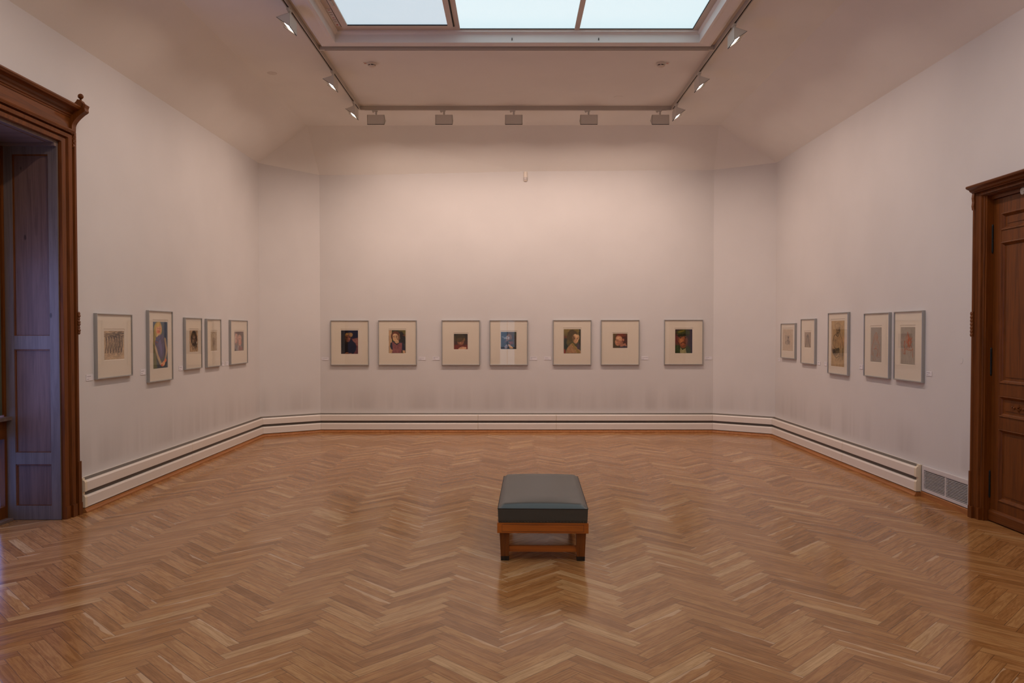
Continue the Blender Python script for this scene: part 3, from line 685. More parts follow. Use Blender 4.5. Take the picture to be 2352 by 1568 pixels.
ART['figures_in_blue_shadow'] = dict(wh=(64, 72), bg=((20, 36, 58), (30, 54, 84)), p=[
    ('p', [(.52, .0), (1, .0), (1, 1), (.44, 1)], (34, 24, 18), .95), ('e', .66, .80, .26, .20, 0, (70, 40, 20), 1, .4), ('e', .80, .60, .16, .30, 0, (52, 32, 20), .9, .5), ('e', .95, .88, .1, .12, 0, (44, 58, 36), .8, .6),
    ('e', .54, .70, .17, .17, .2, (110, 70, 44), 1, .25), ('e', .44, .66, .13, .13, .3, (156, 150, 156), .9, .4), ('l', [(.08, .70), (.26, .66), (.42, .70)], .035, (120, 132, 150), .85), ('l', [(.20, .62), (.36, .60)], .03, (150, 150, 158), .8), ('l', [(.10, .74), (.3, .80)], .015, (84, 104, 130), .6), ('e', .40, .50, .07, .07, .4, (134, 120, 124), .8, .4),
    ('l', [(.48, .74), (.58, .73)], .016, (36, 22, 16), .9), ('l', [(.44, .58), (.52, .57)], .014, (110, 40, 32), .8), ('e', .28, .44, .12, .05, .8, (96, 44, 66), .6, .6), ('e', .16, .30, .08, .14, 0, (24, 40, 70), .7, .5),
    ('p', [(.50, .46), (.76, .44), (.84, .30), (.60, .26)], (116, 38, 22), .85), ('l', [(.5, .4), (.66, .36)], .014, (160, 70, 40), .7), ('p', [(.44, .28), (.60, .26), (.80, .04), (.56, .02)], (186, 146, 98), 1), ('p', [(.24, .14), (.36, .28), (.46, .24), (.40, .02), (.26, .02)], (136, 134, 150), .9), ('l', [(.44, .27), (.56, .03)], .022, (24, 18, 20), .9), ('h', 30, .8, .5, .1, .2, 1.4, .12, .012, (84, 56, 30), .4), ('h', 24, .2, .7, .12, .2, .2, .14, .010, (48, 76, 112), .5)], g=.12)
ART['girl_with_folded_arms'] = dict(wh=(66, 94), bg=((34, 46, 30), (118, 98, 48)), p=[
    ('e', .12, .62, .2, .1, 0, (104, 50, 30), .8, .5), ('e', .10, .40, .2, .22, 0, (24, 38, 28), .9, .4), ('p', [(.0, 0), (.12, 0), (.1, .16), (.0, .18)], (140, 40, 26), .9), ('p', [(.92, .3), (1, .3), (1, 1), (.9, 1)], (24, 28, 18), .9), ('h', 30, .3, .9, .2, .06, .4, .16, .012, (150, 124, 60), .5),
    ('e', .52, .77, .28, .20, 0, (76, 60, 26), 1, .2), ('e', .34, .58, .14, .24, .2, (78, 64, 28), 1, .3), ('e', .30, .40, .12, .16, .3, (96, 84, 40), .9, .4),
    ('e', .72, .66, .19, .14, .1, (198, 156, 112), 1, .15), ('e', .70, .53, .14, .12, .1, (194, 150, 106), 1, .2), ('e', .58, .62, .08, .14, 0, (142, 104, 66), .8, .7), ('e', .74, .74, .12, .05, .1, (216, 180, 134), .7, .7), ('l', [(.44, .80), (.56, .70), (.56, .56)], .02, (70, 54, 26), .8),
    ('l', [(.56, .655), (.66, .635)], .012, (54, 36, 24), .9), ('l', [(.77, .64), (.88, .665)], .012, (54, 36, 24), .9), ('e', .63, .605, .045, .014, -.2, (36, 28, 22), .95), ('e', .81, .61, .045, .014, .2, (36, 28, 22), .95), ('l', [(.73, .62), (.74, .52), (.70, .515)], .012, (132, 88, 60), .85), ('l', [(.65, .455), (.73, .465), (.79, .455)], .012, (146, 66, 52), .95), ('l', [(.62, .40), (.72, .37)], .012, (120, 84, 58), .7),
    ('p', [(.10, .0), (.20, .26), (.42, .38), (.72, .30), (1, .10), (1, .0)], (154, 118, 78), 1), ('p', [(.42, .42), (.56, .42), (.96, .04), (.82, .0)], (136, 112, 56), 1), ('e', .87, .30, .09, .13, 0, (70, 54, 66), .9), ('l', [(.26, .28), (.5, .06)], .008, (138, 64, 50), .9), ('l', [(.4, .33), (.72, .05)], .008, (130, 60, 46), .8), ('l', [(.18, .14), (.6, .0)], .008, (138, 64, 50), .8), ('l', [(.20, .24), (.5, .2), (.7, .08)], .006, (190, 160, 120), .7), ('l', [(.18, .20), (.32, .40), (.48, .42)], .018, (56, 58, 32), .8), ('h', 40, .45, .16, .16, .08, .9, .08, .008, (180, 146, 100), .5)], g=.10)
ART['red_haired_profile'] = dict(wh=(62, 62), bg=((60, 46, 22), (92, 76, 36)), p=[
    ('e', .60, .70, .42, .34, 0, (92, 36, 22), 1, .25), ('e', .84, .46, .20, .36, 0, (70, 30, 20), 1, .4), ('e', .42, .62, .22, .24, .25, (196, 146, 108), 1, .2), ('e', .34, .40, .20, .24, -.1, (192, 140, 102), 1, .2), ('e', .50, .34, .20, .18, 0, (150, 98, 74), .9, .6),
    ('p', [(.24, .56), (.16, .42), (.15, .35), (.24, .34), (.30, .48)], (190, 134, 96), 1), ('l', [(.22, .56), (.33, .57), (.40, .54)], .016, (66, 34, 24), .95), ('l', [(.24, .49), (.34, .48)], .020, (60, 32, 24), .95), ('l', [(.17, .35), (.24, .345)], .012, (100, 50, 36), .8), ('l', [(.21, .27), (.30, .26)], .020, (156, 58, 48), .9), ('l', [(.23, .20), (.34, .15), (.46, .20)], .016, (120, 72, 54), .7),
    ('e', .72, .56, .055, .085, 0, (190, 124, 92), 1), ('e', .725, .55, .025, .05, 0, (120, 62, 44), .8), ('p', [(.52, .22), (.84, .34), (.98, .14), (.66, .0), (.5, .06)], (160, 106, 80), 1), ('p', [(.42, .0), (1, .0), (1, .12), (.78, .16), (.56, .08), (.46, .12)], (52, 46, 58), 1),
    ('h', 50, .55, .86, .22, .07, .3, .2, .010, (130, 60, 34), .6), ('h', 30, .86, .6, .08, .14, 1.2, .2, .010, (50, 22, 16), .6), ('e', .36, .70, .10, .07, 0, (214, 168, 130), .7, .7), ('e', .40, .36, .07, .06, 0, (204, 130, 100), .6, .8)], g=.09)
ART['man_with_green_hat'] = dict(wh=(66, 92), bg=((42, 36, 46), (52, 32, 32)), p=[
    ('e', .12, .55, .14, .3, 0, (100, 48, 40), .9, .5), ('p', [(.86, 0), (1, 0), (1, 1), (.86, 1)], (38, 26, 48), .9), ('p', [(0, 0), (.0, .30), (.25, .36), (.72, .34), (.9, .2), (.9, 0)], (38, 54, 26), 1), ('p', [(.28, 0), (.30, .24), (.45, .14), (.62, .22), (.66, 0)], (150, 144, 100), 1), ('h', 30, .15, .15, .1, .1, 1.3, .2, .014, (58, 78, 38), .5),
    ('e', .46, .56, .27, .20, 0, (142, 84, 50), 1, .2), ('e', .46, .38, .20, .16, 0, (140, 82, 50), 1, .2), ('e', .36, .52, .09, .12, 0, (182, 120, 72), .7, .7), ('e', .64, .48, .12, .2, 0, (92, 50, 34), .8, .7), ('e', .47, .40, .10, .06, 0, (166, 104, 64), .6, .7), ('e', .19, .56, .05, .09, 0, (120, 66, 42), .9, .4),
    ('e', .46, .87, .42, .12, 0, (54, 60, 22), 1, .2), ('e', .34, .91, .20, .035, .2, (120, 104, 30), .8, .6), ('e', .46, .755, .38, .055, .05, (34, 38, 18), 1, .4),
    ('l', [(.26, .675), (.40, .675)], .018, (36, 22, 16), .95), ('l', [(.54, .675), (.68, .67)], .018, (36, 22, 16), .95), ('e', .33, .64, .045, .014, 0, (18, 14, 14), 1), ('e', .61, .64, .045, .014, 0, (18, 14, 14), 1), ('l', [(.46, .66), (.48, .52)], .016, (176, 112, 68), .8), ('l', [(.41, .485), (.46, .475), (.52, .485)], .014, (84, 42, 28), .9), ('l', [(.34, .425), (.47, .44), (.60, .42)], .024, (46, 22, 18), 1), ('l', [(.40, .375), (.54, .375)], .014, (120, 50, 40), .8), ('l', [(.24, .46), (.30, .32), (.44, .24), (.60, .28), (.68, .42)], .012, (70, 36, 26), .6), ('h', 30, .5, .3, .12, .05, .6, .08, .012, (84, 50, 32), .5)], g=.12)
ART['small_figure_etching'] = dict(wh=(46, 70), bg=(184, 164, 138), p=[
    ('p', [(.25, .28), (.72, .28), (.72, .72), (.25, .72)], (160, 142, 120), 1), ('e', .55, .62, .06, .05, 0, (60, 52, 48), .9), ('l', [(.54, .58), (.52, .45), (.56, .34)], .03, (84, 72, 64), .8), ('l', [(.50, .52), (.40, .42), (.30, .40)], .012, (64, 54, 48), .9), ('l', [(.3, .42), (.28, .31)], .012, (64, 54, 48), .8), ('h', 30, .6, .38, .06, .05, 1.4, .1, .01, (60, 50, 46), .6)], g=.04)
ART['draped_figure_etching'] = dict(wh=(40, 66), bg=(150, 132, 112), p=[
    ('e', .5, .72, .16, .1, 0, (110, 98, 86), .9, .3), ('l', [(.38, .72), (.30, .4), (.16, .04)], .03, (70, 62, 58), .8), ('l', [(.58, .76), (.70, .4), (.86, .04)], .035, (62, 54, 50), .9), ('l', [(.42, .80), (.52, .83), (.60, .76)], .03, (70, 62, 56), .8), ('h', 40, .5, .3, .12, .16, 1.5, .25, .012, (88, 80, 74), .5), ('l', [(.5, .6), (.48, .1)], .015, (84, 76, 70), .6)], g=.06)
ART['bearded_figure_charcoal'] = dict(wh=(64, 136), bg=(168, 140, 100), p=[
    ('e', .50, .875, .19, .08, 0, (100, 82, 60), .8, .1), ('e', .50, .875, .175, .072, 0, (168, 140, 102), 1, .1), ('e', .52, .78, .15, .075, 0, (128, 104, 74), .8, .6), ('e', .62, .80, .06, .06, 0, (90, 74, 54), .7, .7), ('l', [(.40, .805), (.47, .80)], .010, (36, 30, 24), .9), ('l', [(.54, .80), (.61, .805)], .010, (36, 30, 24), .9), ('l', [(.50, .80), (.49, .755), (.53, .75)], .008, (60, 48, 36), .8), ('l', [(.46, .735), (.56, .735)], .008, (60, 44, 34), .8), ('h', 24, .5, .71, .06, .015, 1.2, .08, .008, (70, 58, 42), .7),
    ('l', [(.38, .70), (.50, .655), (.62, .71)], .016, (42, 36, 28), .8), ('l', [(.37, .72), (.20, .66), (.08, .54), (.05, .42), (.10, .34)], .012, (50, 42, 34), .9), ('l', [(.64, .73), (.82, .62), (.92, .44), (.90, .16)], .014, (44, 38, 30), .9), ('l', [(.18, .62), (.14, .50), (.24, .42), (.42, .38), (.62, .41)], .012, (50, 42, 34), .85), ('l', [(.30, .60), (.34, .50), (.28, .42)], .010, (70, 58, 44), .7),
    ('p', [(.08, .36), (.40, .40), (.62, .42), (.66, .30), (.40, .22), (.12, .28)], (96, 80, 58), .7), ('e', .20, .33, .18, .05, -.5, (58, 48, 38), .75, .7), ('e', .52, .37, .16, .03, 0, (66, 56, 42), .7, .7), ('l', [(.10, .34), (.24, .24), (.44, .18), (.60, .22)], .014, (44, 38, 30), .9), ('l', [(.24, .30), (.40, .34), (.60, .30)], .010, (52, 44, 34), .8), ('e', .88, .30, .07, .10, 0, (80, 66, 50), .7, .8), ('l', [(.60, .40), (.66, .28), (.62, .14)], .012, (48, 40, 32), .8), ('l', [(.76, .5), (.74, .30), (.78, .12)], .010, (60, 50, 40), .8),
    ('h', 70, .45, .55, .18, .07, 1.1, .12, .006, (96, 78, 56), .45), ('h', 80, .45, .29, .20, .05, .5, .14, .007, (56, 48, 36), .5), ('h', 40, .72, .2, .10, .07, 1.4, .14, .007, (70, 58, 44), .5), ('h', 20, .5, .12, .22, .02, 1.3, .10, .008, (104, 84, 60), .5)], g=.07)
ART['red_chalk_figure'] = dict(wh=(42, 86), bg=(140, 132, 120), p=[
    ('l', [(.38, .78), (.52, .86), (.64, .76), (.66, .6)], .02, (156, 92, 60), .9), ('l', [(.36, .78), (.30, .62), (.16, .46), (.12, .2)], .022, (156, 92, 60), .9), ('l', [(.66, .62), (.82, .46), (.84, .2)], .022, (156, 92, 60), .8), ('e', .5, .7, .1, .08, 0, (160, 120, 96), .6, .5), ('l', [(.3, .36), (.5, .40), (.7, .34), (.6, .16)], .022, (150, 84, 54), .8), ('l', [(.26, .3), (.22, .08), (.3, .04)], .02, (156, 92, 60), .8), ('h', 60, .5, .42, .18, .2, 1.2, .18, .012, (166, 96, 62), .5), ('h', 20, .65, .1, .12, .05, 1.3, .16, .012, (160, 92, 60), .5)], g=.05)
ART['red_chalk_torso'] = dict(wh=(48, 84), bg=(146, 138, 126), p=[
    ('l', [(.5, .86), (.55, .66), (.48, .58), (.60, .50)], .025, (170, 84, 50), .9), ('l', [(.26, .62), (.22, .5), (.32, .36), (.3, .28)], .022, (160, 84, 54), .85), ('l', [(.72, .66), (.70, .54), (.84, .38), (.86, .2)], .018, (160, 84, 54), .8), ('h', 70, .52, .58, .12, .08, 1.0, .16, .014, (176, 84, 50), .6), ('l', [(.26, .36), (.40, .42), (.6, .38), (.86, .4)], .022, (150, 82, 54), .8), ('l', [(.12, .4), (.18, .28), (.34, .26)], .02, (156, 86, 56), .8), ('h', 30, .45, .35, .2, .05, .9, .15, .012, (160, 90, 60), .5)], g=.05)

def art_mesh(key, w, h):
    """flat sheet in local xz-plane, facing -y, origin at its centre"""
    d = ART[key]; nx, nz = d['wh']
    img = paint(nx, nz, d['bg'], d['p'], d['g'], seed=len(key) * 7 + nx)
    s = img / 255.0; li = np.where(s <= 0.04045, s / 12.92, ((s + 0.055) / 1.055) ** 2.4) * 1.2
    vs = [((i / nx - .5) * w, 0, (.5 - j / nz) * h) for j in range(nz + 1) for i in range(nx + 1)]
    fs = [(j * (nx + 1) + i, (j + 1) * (nx + 1) + i, (j + 1) * (nx + 1) + i + 1, j * (nx + 1) + i + 1) for j in range(nz) for i in range(nx)]
    b = len(vs); vs += [(-w / 2, .0008, h / 2), (w / 2, .0008, h / 2), (w / 2, .0008, -h / 2), (-w / 2, .0008, -h / 2)]; fs.append((b, b + 1, b + 2, b + 3))
    me = bpy.data.meshes.new('artwork'); me.from_pydata(vs, [], fs)
    ca = me.color_attributes.new('paint', 'FLOAT_COLOR', 'CORNER')
    cols = np.ones((nx * nz, 4, 4)); cols[:, :, :3] = np.clip(li.reshape(-1, 1, 3), 0, 1)
    flat = np.concatenate([cols.reshape(-1, 4), np.tile([.4, .36, .3, 1], (4, 1))]).astype(np.float32)
    ca.data.foreach_set('color', flat.ravel())
    return me

def framed(key, loc, rz, w, h, aw, ah, ax, az, label, paper=None):
    """loc = centre of the frame's back on the wall; local -y points into the room"""
    root = tag(empty('framed_picture', loc, rz), label, 'picture')
    D = 0.032; fw = 0.0105
    bm = B()
    ring = lambda a, y: [(-a[0], y, -a[1]), (a[0], y, -a[1]), (a[0], y, a[1]), (-a[0], y, a[1])]
    o2 = (w / 2, h / 2); i2 = (w / 2 - fw, h / 2 - fw)
    sh = lambda a, d: (a[0] - d, a[1] - d)
    sweep(bm, [ring(o2, -0.001), ring(o2, -D + .002), ring(sh(o2, .002), -D), ring((i2[0] + .002, i2[1] + .002), -D), ring(i2, -D + .002), ring(i2, -0.012), ring(i2, -0.001)], True, False, loop=True)
    obj('frame', bm, M['silver'], root)
    # mat with bevelled window
    yb = -0.020; wx, wz = aw / 2 + 0.007, ah / 2 + 0.010
    bm = B()
    def rr(x0, x1, z0, z1, y): return [(x0, y, z0), (x1, y, z0), (x1, y, z1), (x0, y, z1)]
    W0 = (ax - wx, ax + wx, az - wz * 0.96, az + wz * 1.04)
    bev = 0.0035
    sweep(bm, [ring((i2[0] - .0005, i2[1] - .0005), yb), rr(W0[0] - bev, W0[1] + bev, W0[2] - bev, W0[3] + bev, yb), rr(*W0, yb + 0.0035)], True, False)
    f = bm.faces.new([bm.verts.new(p) for p in rr(*W0, yb + 0.0035)])
    sweep(bm, [ring((i2[0] - .0005, i2[1] - .0005), yb + .0001), ring((i2[0] - .0005, i2[1] - .0005), -0.006)], True, False)
    obj('mat_board', bm, M['mat_board'], root)
    bm = B(); box(bm, -i2[0], i2[0], -0.006, -0.0015, -i2[1], i2[1]); obj('backing', bm, M['back_board'], root)
    me = art_mesh(key, aw, ah); a = link('artwork', me, root, M['art']); a.location = (ax, yb + 0.0024, az)
    bm = B(); box(bm, -i2[0], i2[0], -0.0275, -0.0255, -i2[1], i2[1]); obj('glass', bm, M['glass'], root)
    return root

def back_pic(key, x0, x1, y0, y1, a, label):
    p = on_y(x0, y0, YB - 0.032); q = on_y(x1, y1, YB - 0.032)
    ya = YB - 0.02; pa = on_y(a[0], a[2], ya); qa = on_y(a[1], a[3], ya)
    cx_, cz_ = (p.x + q.x) / 2, (p.z + q.z) / 2
    framed(key, (cx_, YB, cz_), 0.0, q.x - p.x, p.z - q.z, qa.x - pa.x, pa.z - qa.z, (pa.x + qa.x) / 2 - cx_, (pa.z + qa.z) / 2 - cz_, label)
def side_pic(key, side, l, r, a, label):
    """l=(x,ytop,ybot) left front edge, r the right one; a=(x0,x1,y0,y1)"""
    X = (XL + 0.032) if side < 0 else (XR - 0.032)
    pl, pl2, pr, pr2 = on_x(l[0], l[1], X), on_x(l[0], l[2], X), on_x(r[0], r[1], X), on_x(r[0], r[2], X)
    zt, zb = (pl.z + pr.z) / 2, (pl2.z + pr2.z) / 2
    Xa = (XL + 0.02) if side < 0 else (XR - 0.02)
    a0, a1 = on_x(a[0], a[2], Xa), on_x(a[0], a[3], Xa); a2 = on_x(a[1], (a[2] + a[3]) / 2, Xa)
    cy_, cz_ = (pl.y + pr.y) / 2, (zt + zb) / 2
    rz = math.pi / 2 if side < 0 else -math.pi / 2      # local -y faces the room
    w = abs(pl.y - pr.y); aw = abs(a0.y - a2.y); ac = (a0.y + a2.y) / 2 - cy_
    ax = ac if side < 0 else -ac
    framed(key, ((XL if side < 0 else XR), cy_, cz_), rz, w, zt - zb, aw, a0.z - a1.z, ax, (a0.z + a1.z) / 2 - cz_, label)

back_pic('woman_in_black_with_cap', 758.6, 847, 735.5, 838.7, (783.2, 822.3, 758.5, 812.5), 'framed picture of a woman in black with a yellow cap, leftmost on the back wall')
back_pic('girl_in_pink_pinafore', 868.3, 956.8, 735.2, 838.5, (893, 931.5, 758, 810.9), 'framed picture of a girl in a pink pinafore, on the back wall')
back_pic('child_looking_down', 1014, 1102.4, 735, 838.5, (1042.6, 1074, 766.5, 801.8), 'framed small dark picture of a child looking down above red, on the back wall')
back_pic('figures_in_blue_shadow', 1124.3, 1212.6, 735, 838.5, (1150.5, 1186, 762, 801.5), 'framed picture with a blue left half and pale head, middle of the back wall')
back_pic('girl_with_folded_arms', 1270, 1358.5, 734.6, 838, (1295, 1333.8, 755.6, 811.5), 'framed greenish picture of a brown-haired girl in a striped blouse, on the back wall')
back_pic('red_haired_profile', 1380.3, 1468.7, 734.4, 838, (1408, 1441, 765.8, 798.8), 'framed small square picture of a red-haired child in profile, on the back wall')
back_pic('man_with_green_hat', 1526, 1615, 734, 837.5, (1551, 1590, 756, 810.8), 'framed picture of a moustached man in a green hat, rightmost on the back wall')
side_pic('columns_drawing', -1, (222.6, 719, 871.5), (304.5, 722, 862.5), (239.8, 285.4, 759.5, 826.4), 'framed brown charcoal drawing of upright columns, nearest the window bay on the left wall')
side_pic('girl_with_long_hair', -1, (342.2, 712.2, 878.6), (397.3, 715, 872), (352, 385.4, 738.6, 847), 'tall framed picture of a blonde girl in blue with clasped hands, left wall')
side_pic('dark_head_study', -1, (426.3, 729, 849.5), (464.6, 730, 845), (435.9, 455, 758.2, 808), 'framed black study of a dark head on brown paper, middle of the left wall')
side_pic('pale_bust_sketch', -1, (475.9, 731.8, 844.3), (508.5, 732.8, 840.3), (484.5, 498.4, 761.3, 805.5), 'framed pale pencil sketch of a head, just right of the dark head study')
side_pic('two_faces_watercolour', -1, (530.5, 734.2, 837.8), (569.3, 736, 833.6), (539, 560, 761.3, 806), 'framed pinkish picture of two faces side by side, farthest along the left wall')
side_pic('small_figure_etching', 1, (1792.6, 743, 821.8), (1825.3, 741.5, 824.3), (1797.7, 1820.5, 756, 804.5), 'smallest framed etching with a small standing figure, farthest along the right wall')
side_pic('draped_figure_etching', 1, (1838.5, 732.5, 834.6), (1871, 731.5, 836.6), (1847.7, 1862, 762.3, 797), 'framed small grey etching of a draped figure, second from the corner on the right wall')
side_pic('bearded_figure_charcoal', 1, (1900.9, 718.9, 858), (1947, 716, 862), (1909.5, 1938.7, 737, 840), 'tall framed charcoal drawing of a seated robed figure on tan paper, right wall')
side_pic('red_chalk_figure', 1, (1983.5, 719.8, 864.5), (2041.5, 716.5, 869), (2000, 2024, 751.7, 829.8), 'framed red chalk drawing of a full figure on narrow grey paper, right wall')
side_pic('red_chalk_torso', 1, (2052.3, 715.5, 872.3), (2118.3, 712.5, 878.3), (2068.8, 2101, 751, 835), 'framed red chalk sketch on wide grey paper, nearest the wooden door on the right wall')

# wall labels -------------------------------------------------------------
def wall_card(loc, rz, w, h, lines, label):
    root = None
    bm = B(); box(bm, -w / 2, w / 2, -0.004, -0.0005, -h / 2, h / 2, 0)
    rs = random.Random(int(loc[0] * 100 + loc[1] * 37))
    for zf, ln in lines:
        x = -w * 0.40
        end = x + w * ln
        while x < end - 0.001:
            ww = min(rs.uniform(0.004, 0.010), end - x)
            hh = 0.0022 if zf > 0 else 0.0017
            box(bm, x, x + ww, -0.0046, -0.004, zf * h - hh, zf * h + hh, 1); x += ww + 0.0018
    o = obj('wall_label', bm, [M['card'], M['ink']]); o.location = loc; o.rotation_euler = (0, 0, rz)
    tag(o, label, 'label')
for u0, u1, v0, v1, ln, lb in (
    (739, 755.2, 820.5, 827, ((.18, .72), (-.25, .3)), 'white label card left of the picture of the woman in black'),
    (961.6, 977.4, 819.4, 826.7, ((.10, .65), (-.28, .3)), 'white label card right of the girl in a pink pinafore'),
    (994, 1009.8, 819, 826.7, ((.28, .65), (.08, .22), (-.25, .35)), 'white label card left of the child looking down'),
    (1217.3, 1233.5, 819, 826.7, ((.28, .8), (.08, .2), (-.25, .25)), 'white label card right of the picture with a blue half'),
    (1250, 1265.8, 819, 826.4, ((.16, .5), (-.25, .65)), 'white label card left of the girl in a striped blouse'),
    (1473.3, 1489, 818, 826, ((.14, .82), (-.25, .28)), 'white label card right of the red-haired child in profile'),
    (1619, 1635, 818.5, 825.6, ((.18, .55), (-.25, .3)), 'white label card right of the man in a green hat')):
    p = on_y(u0, v0, YB); q = on_y(u1, v1, YB)
    wall_card(((p.x + q.x) / 2, YB, (p.z + q.z) / 2), 0, q.x - p.x, p.z - q.z, ln, lb)
for side, u0, u1, v0, v1, lb in (
    (-1, 197.3, 212.5, 860.7, 873, 'white label card left of the columns drawing, nearest the window bay'),
    (-1, 322.3, 333.6, 848.8, 860.0, 'white label card left of the tall blonde girl picture'),
    (-1, 410.4, 419.3, 840.7, 850.2, 'white label card left of the dark head study'),
    (-1, 509.6, 514.0, 831, 840.2, 'white label card peeping out right of the pale head sketch'),
    (-1, 517.7, 524.3, 830.8, 839, 'white label card left of the two faces picture'),
    (1, 1787.6, 1792.0, 822.6, 829.8, 'white label card under the left edge of the smallest etching'),
    (1, 1878.2, 1884.5, 830, 838.4, 'white label card right of the draped figure etching'),
    (1, 1894.0, 1899.2, 830.8, 840, 'white label card left of the seated robed figure drawing'),
    (1, 1974.4, 1981.6, 837.2, 848.2, 'white label card left of the narrow red chalk figure'),
    (1, 2128.4, 2140.8, 852, 863.8, 'white label card right of the last picture before the wooden door')):
    X = XL if side < 0 else XR
    p = on_x(u0, v0, X); q = on_x(u1, v1, X)
    h_ = p.z - q.z
    wall_card((X, (p.y + q.y) / 2, (p.z + q.z) / 2), math.pi / 2 if side < 0 else -math.pi / 2, abs(p.y - q.y), abs(h_), ((.2, .6), (-.25, .3)), lb)

# ------------------------------------------------------------------ lighting tracks and flood lamps
ZTK = 4.600
def track(a, b, label):
    a = Vector(a); b = Vector(b); L = (b - a).length; ang = math.atan2(b.y - a.y, b.x - a.x)
    root = tag(empty('lighting_track', (a.x, a.y, ZTK), ang), label, 'light track')
    bm = B(); w = 0.018
    box(bm, 0, L, -w, -w + 0.010, 0, HC - ZTK); box(bm, 0, L, w - 0.010, w, 0, HC - ZTK); box(bm, 0, L, -w + 0.0095, w - 0.0095, 0.012, HC - ZTK)
    obj('rail', bm, M['track'], root)
    bm = B(); box(bm, 0.03, L - 0.03, -0.0075, 0.0075, 0.006, 0.0125); obj('slot', bm, M['track_slot'], root)
    for x in (0.0, L - 0.055):
        bm = B(); box(bm, x, x + 0.055, -w - .001, w + .001, -0.001, 0.03); obj('coupler', bm, M['track'], root, bevel=0.002)
XTL, XTR = -2.095, 2.185
YTB = 10.785; YTF = 8.497
track((XTL, -0.75, 0), (XTL, YTB, 0), 'grey lighting track running along the left side of the skylight')
track((XTR, -0.75, 0), (XTR, YTB + .01, 0), 'grey lighting track running along the right side of the skylight')
track((XTL + 0.02, YTB, 0), (XTR - 0.02, YTB + .01, 0), 'grey lighting track across the ceiling nearest the back wall, carrying five lamps')
track((XTL + 0.02, YTF, 0), (XTR - 0.02, YTF, 0), 'empty lighting track across the ceiling along the skylight moulding')

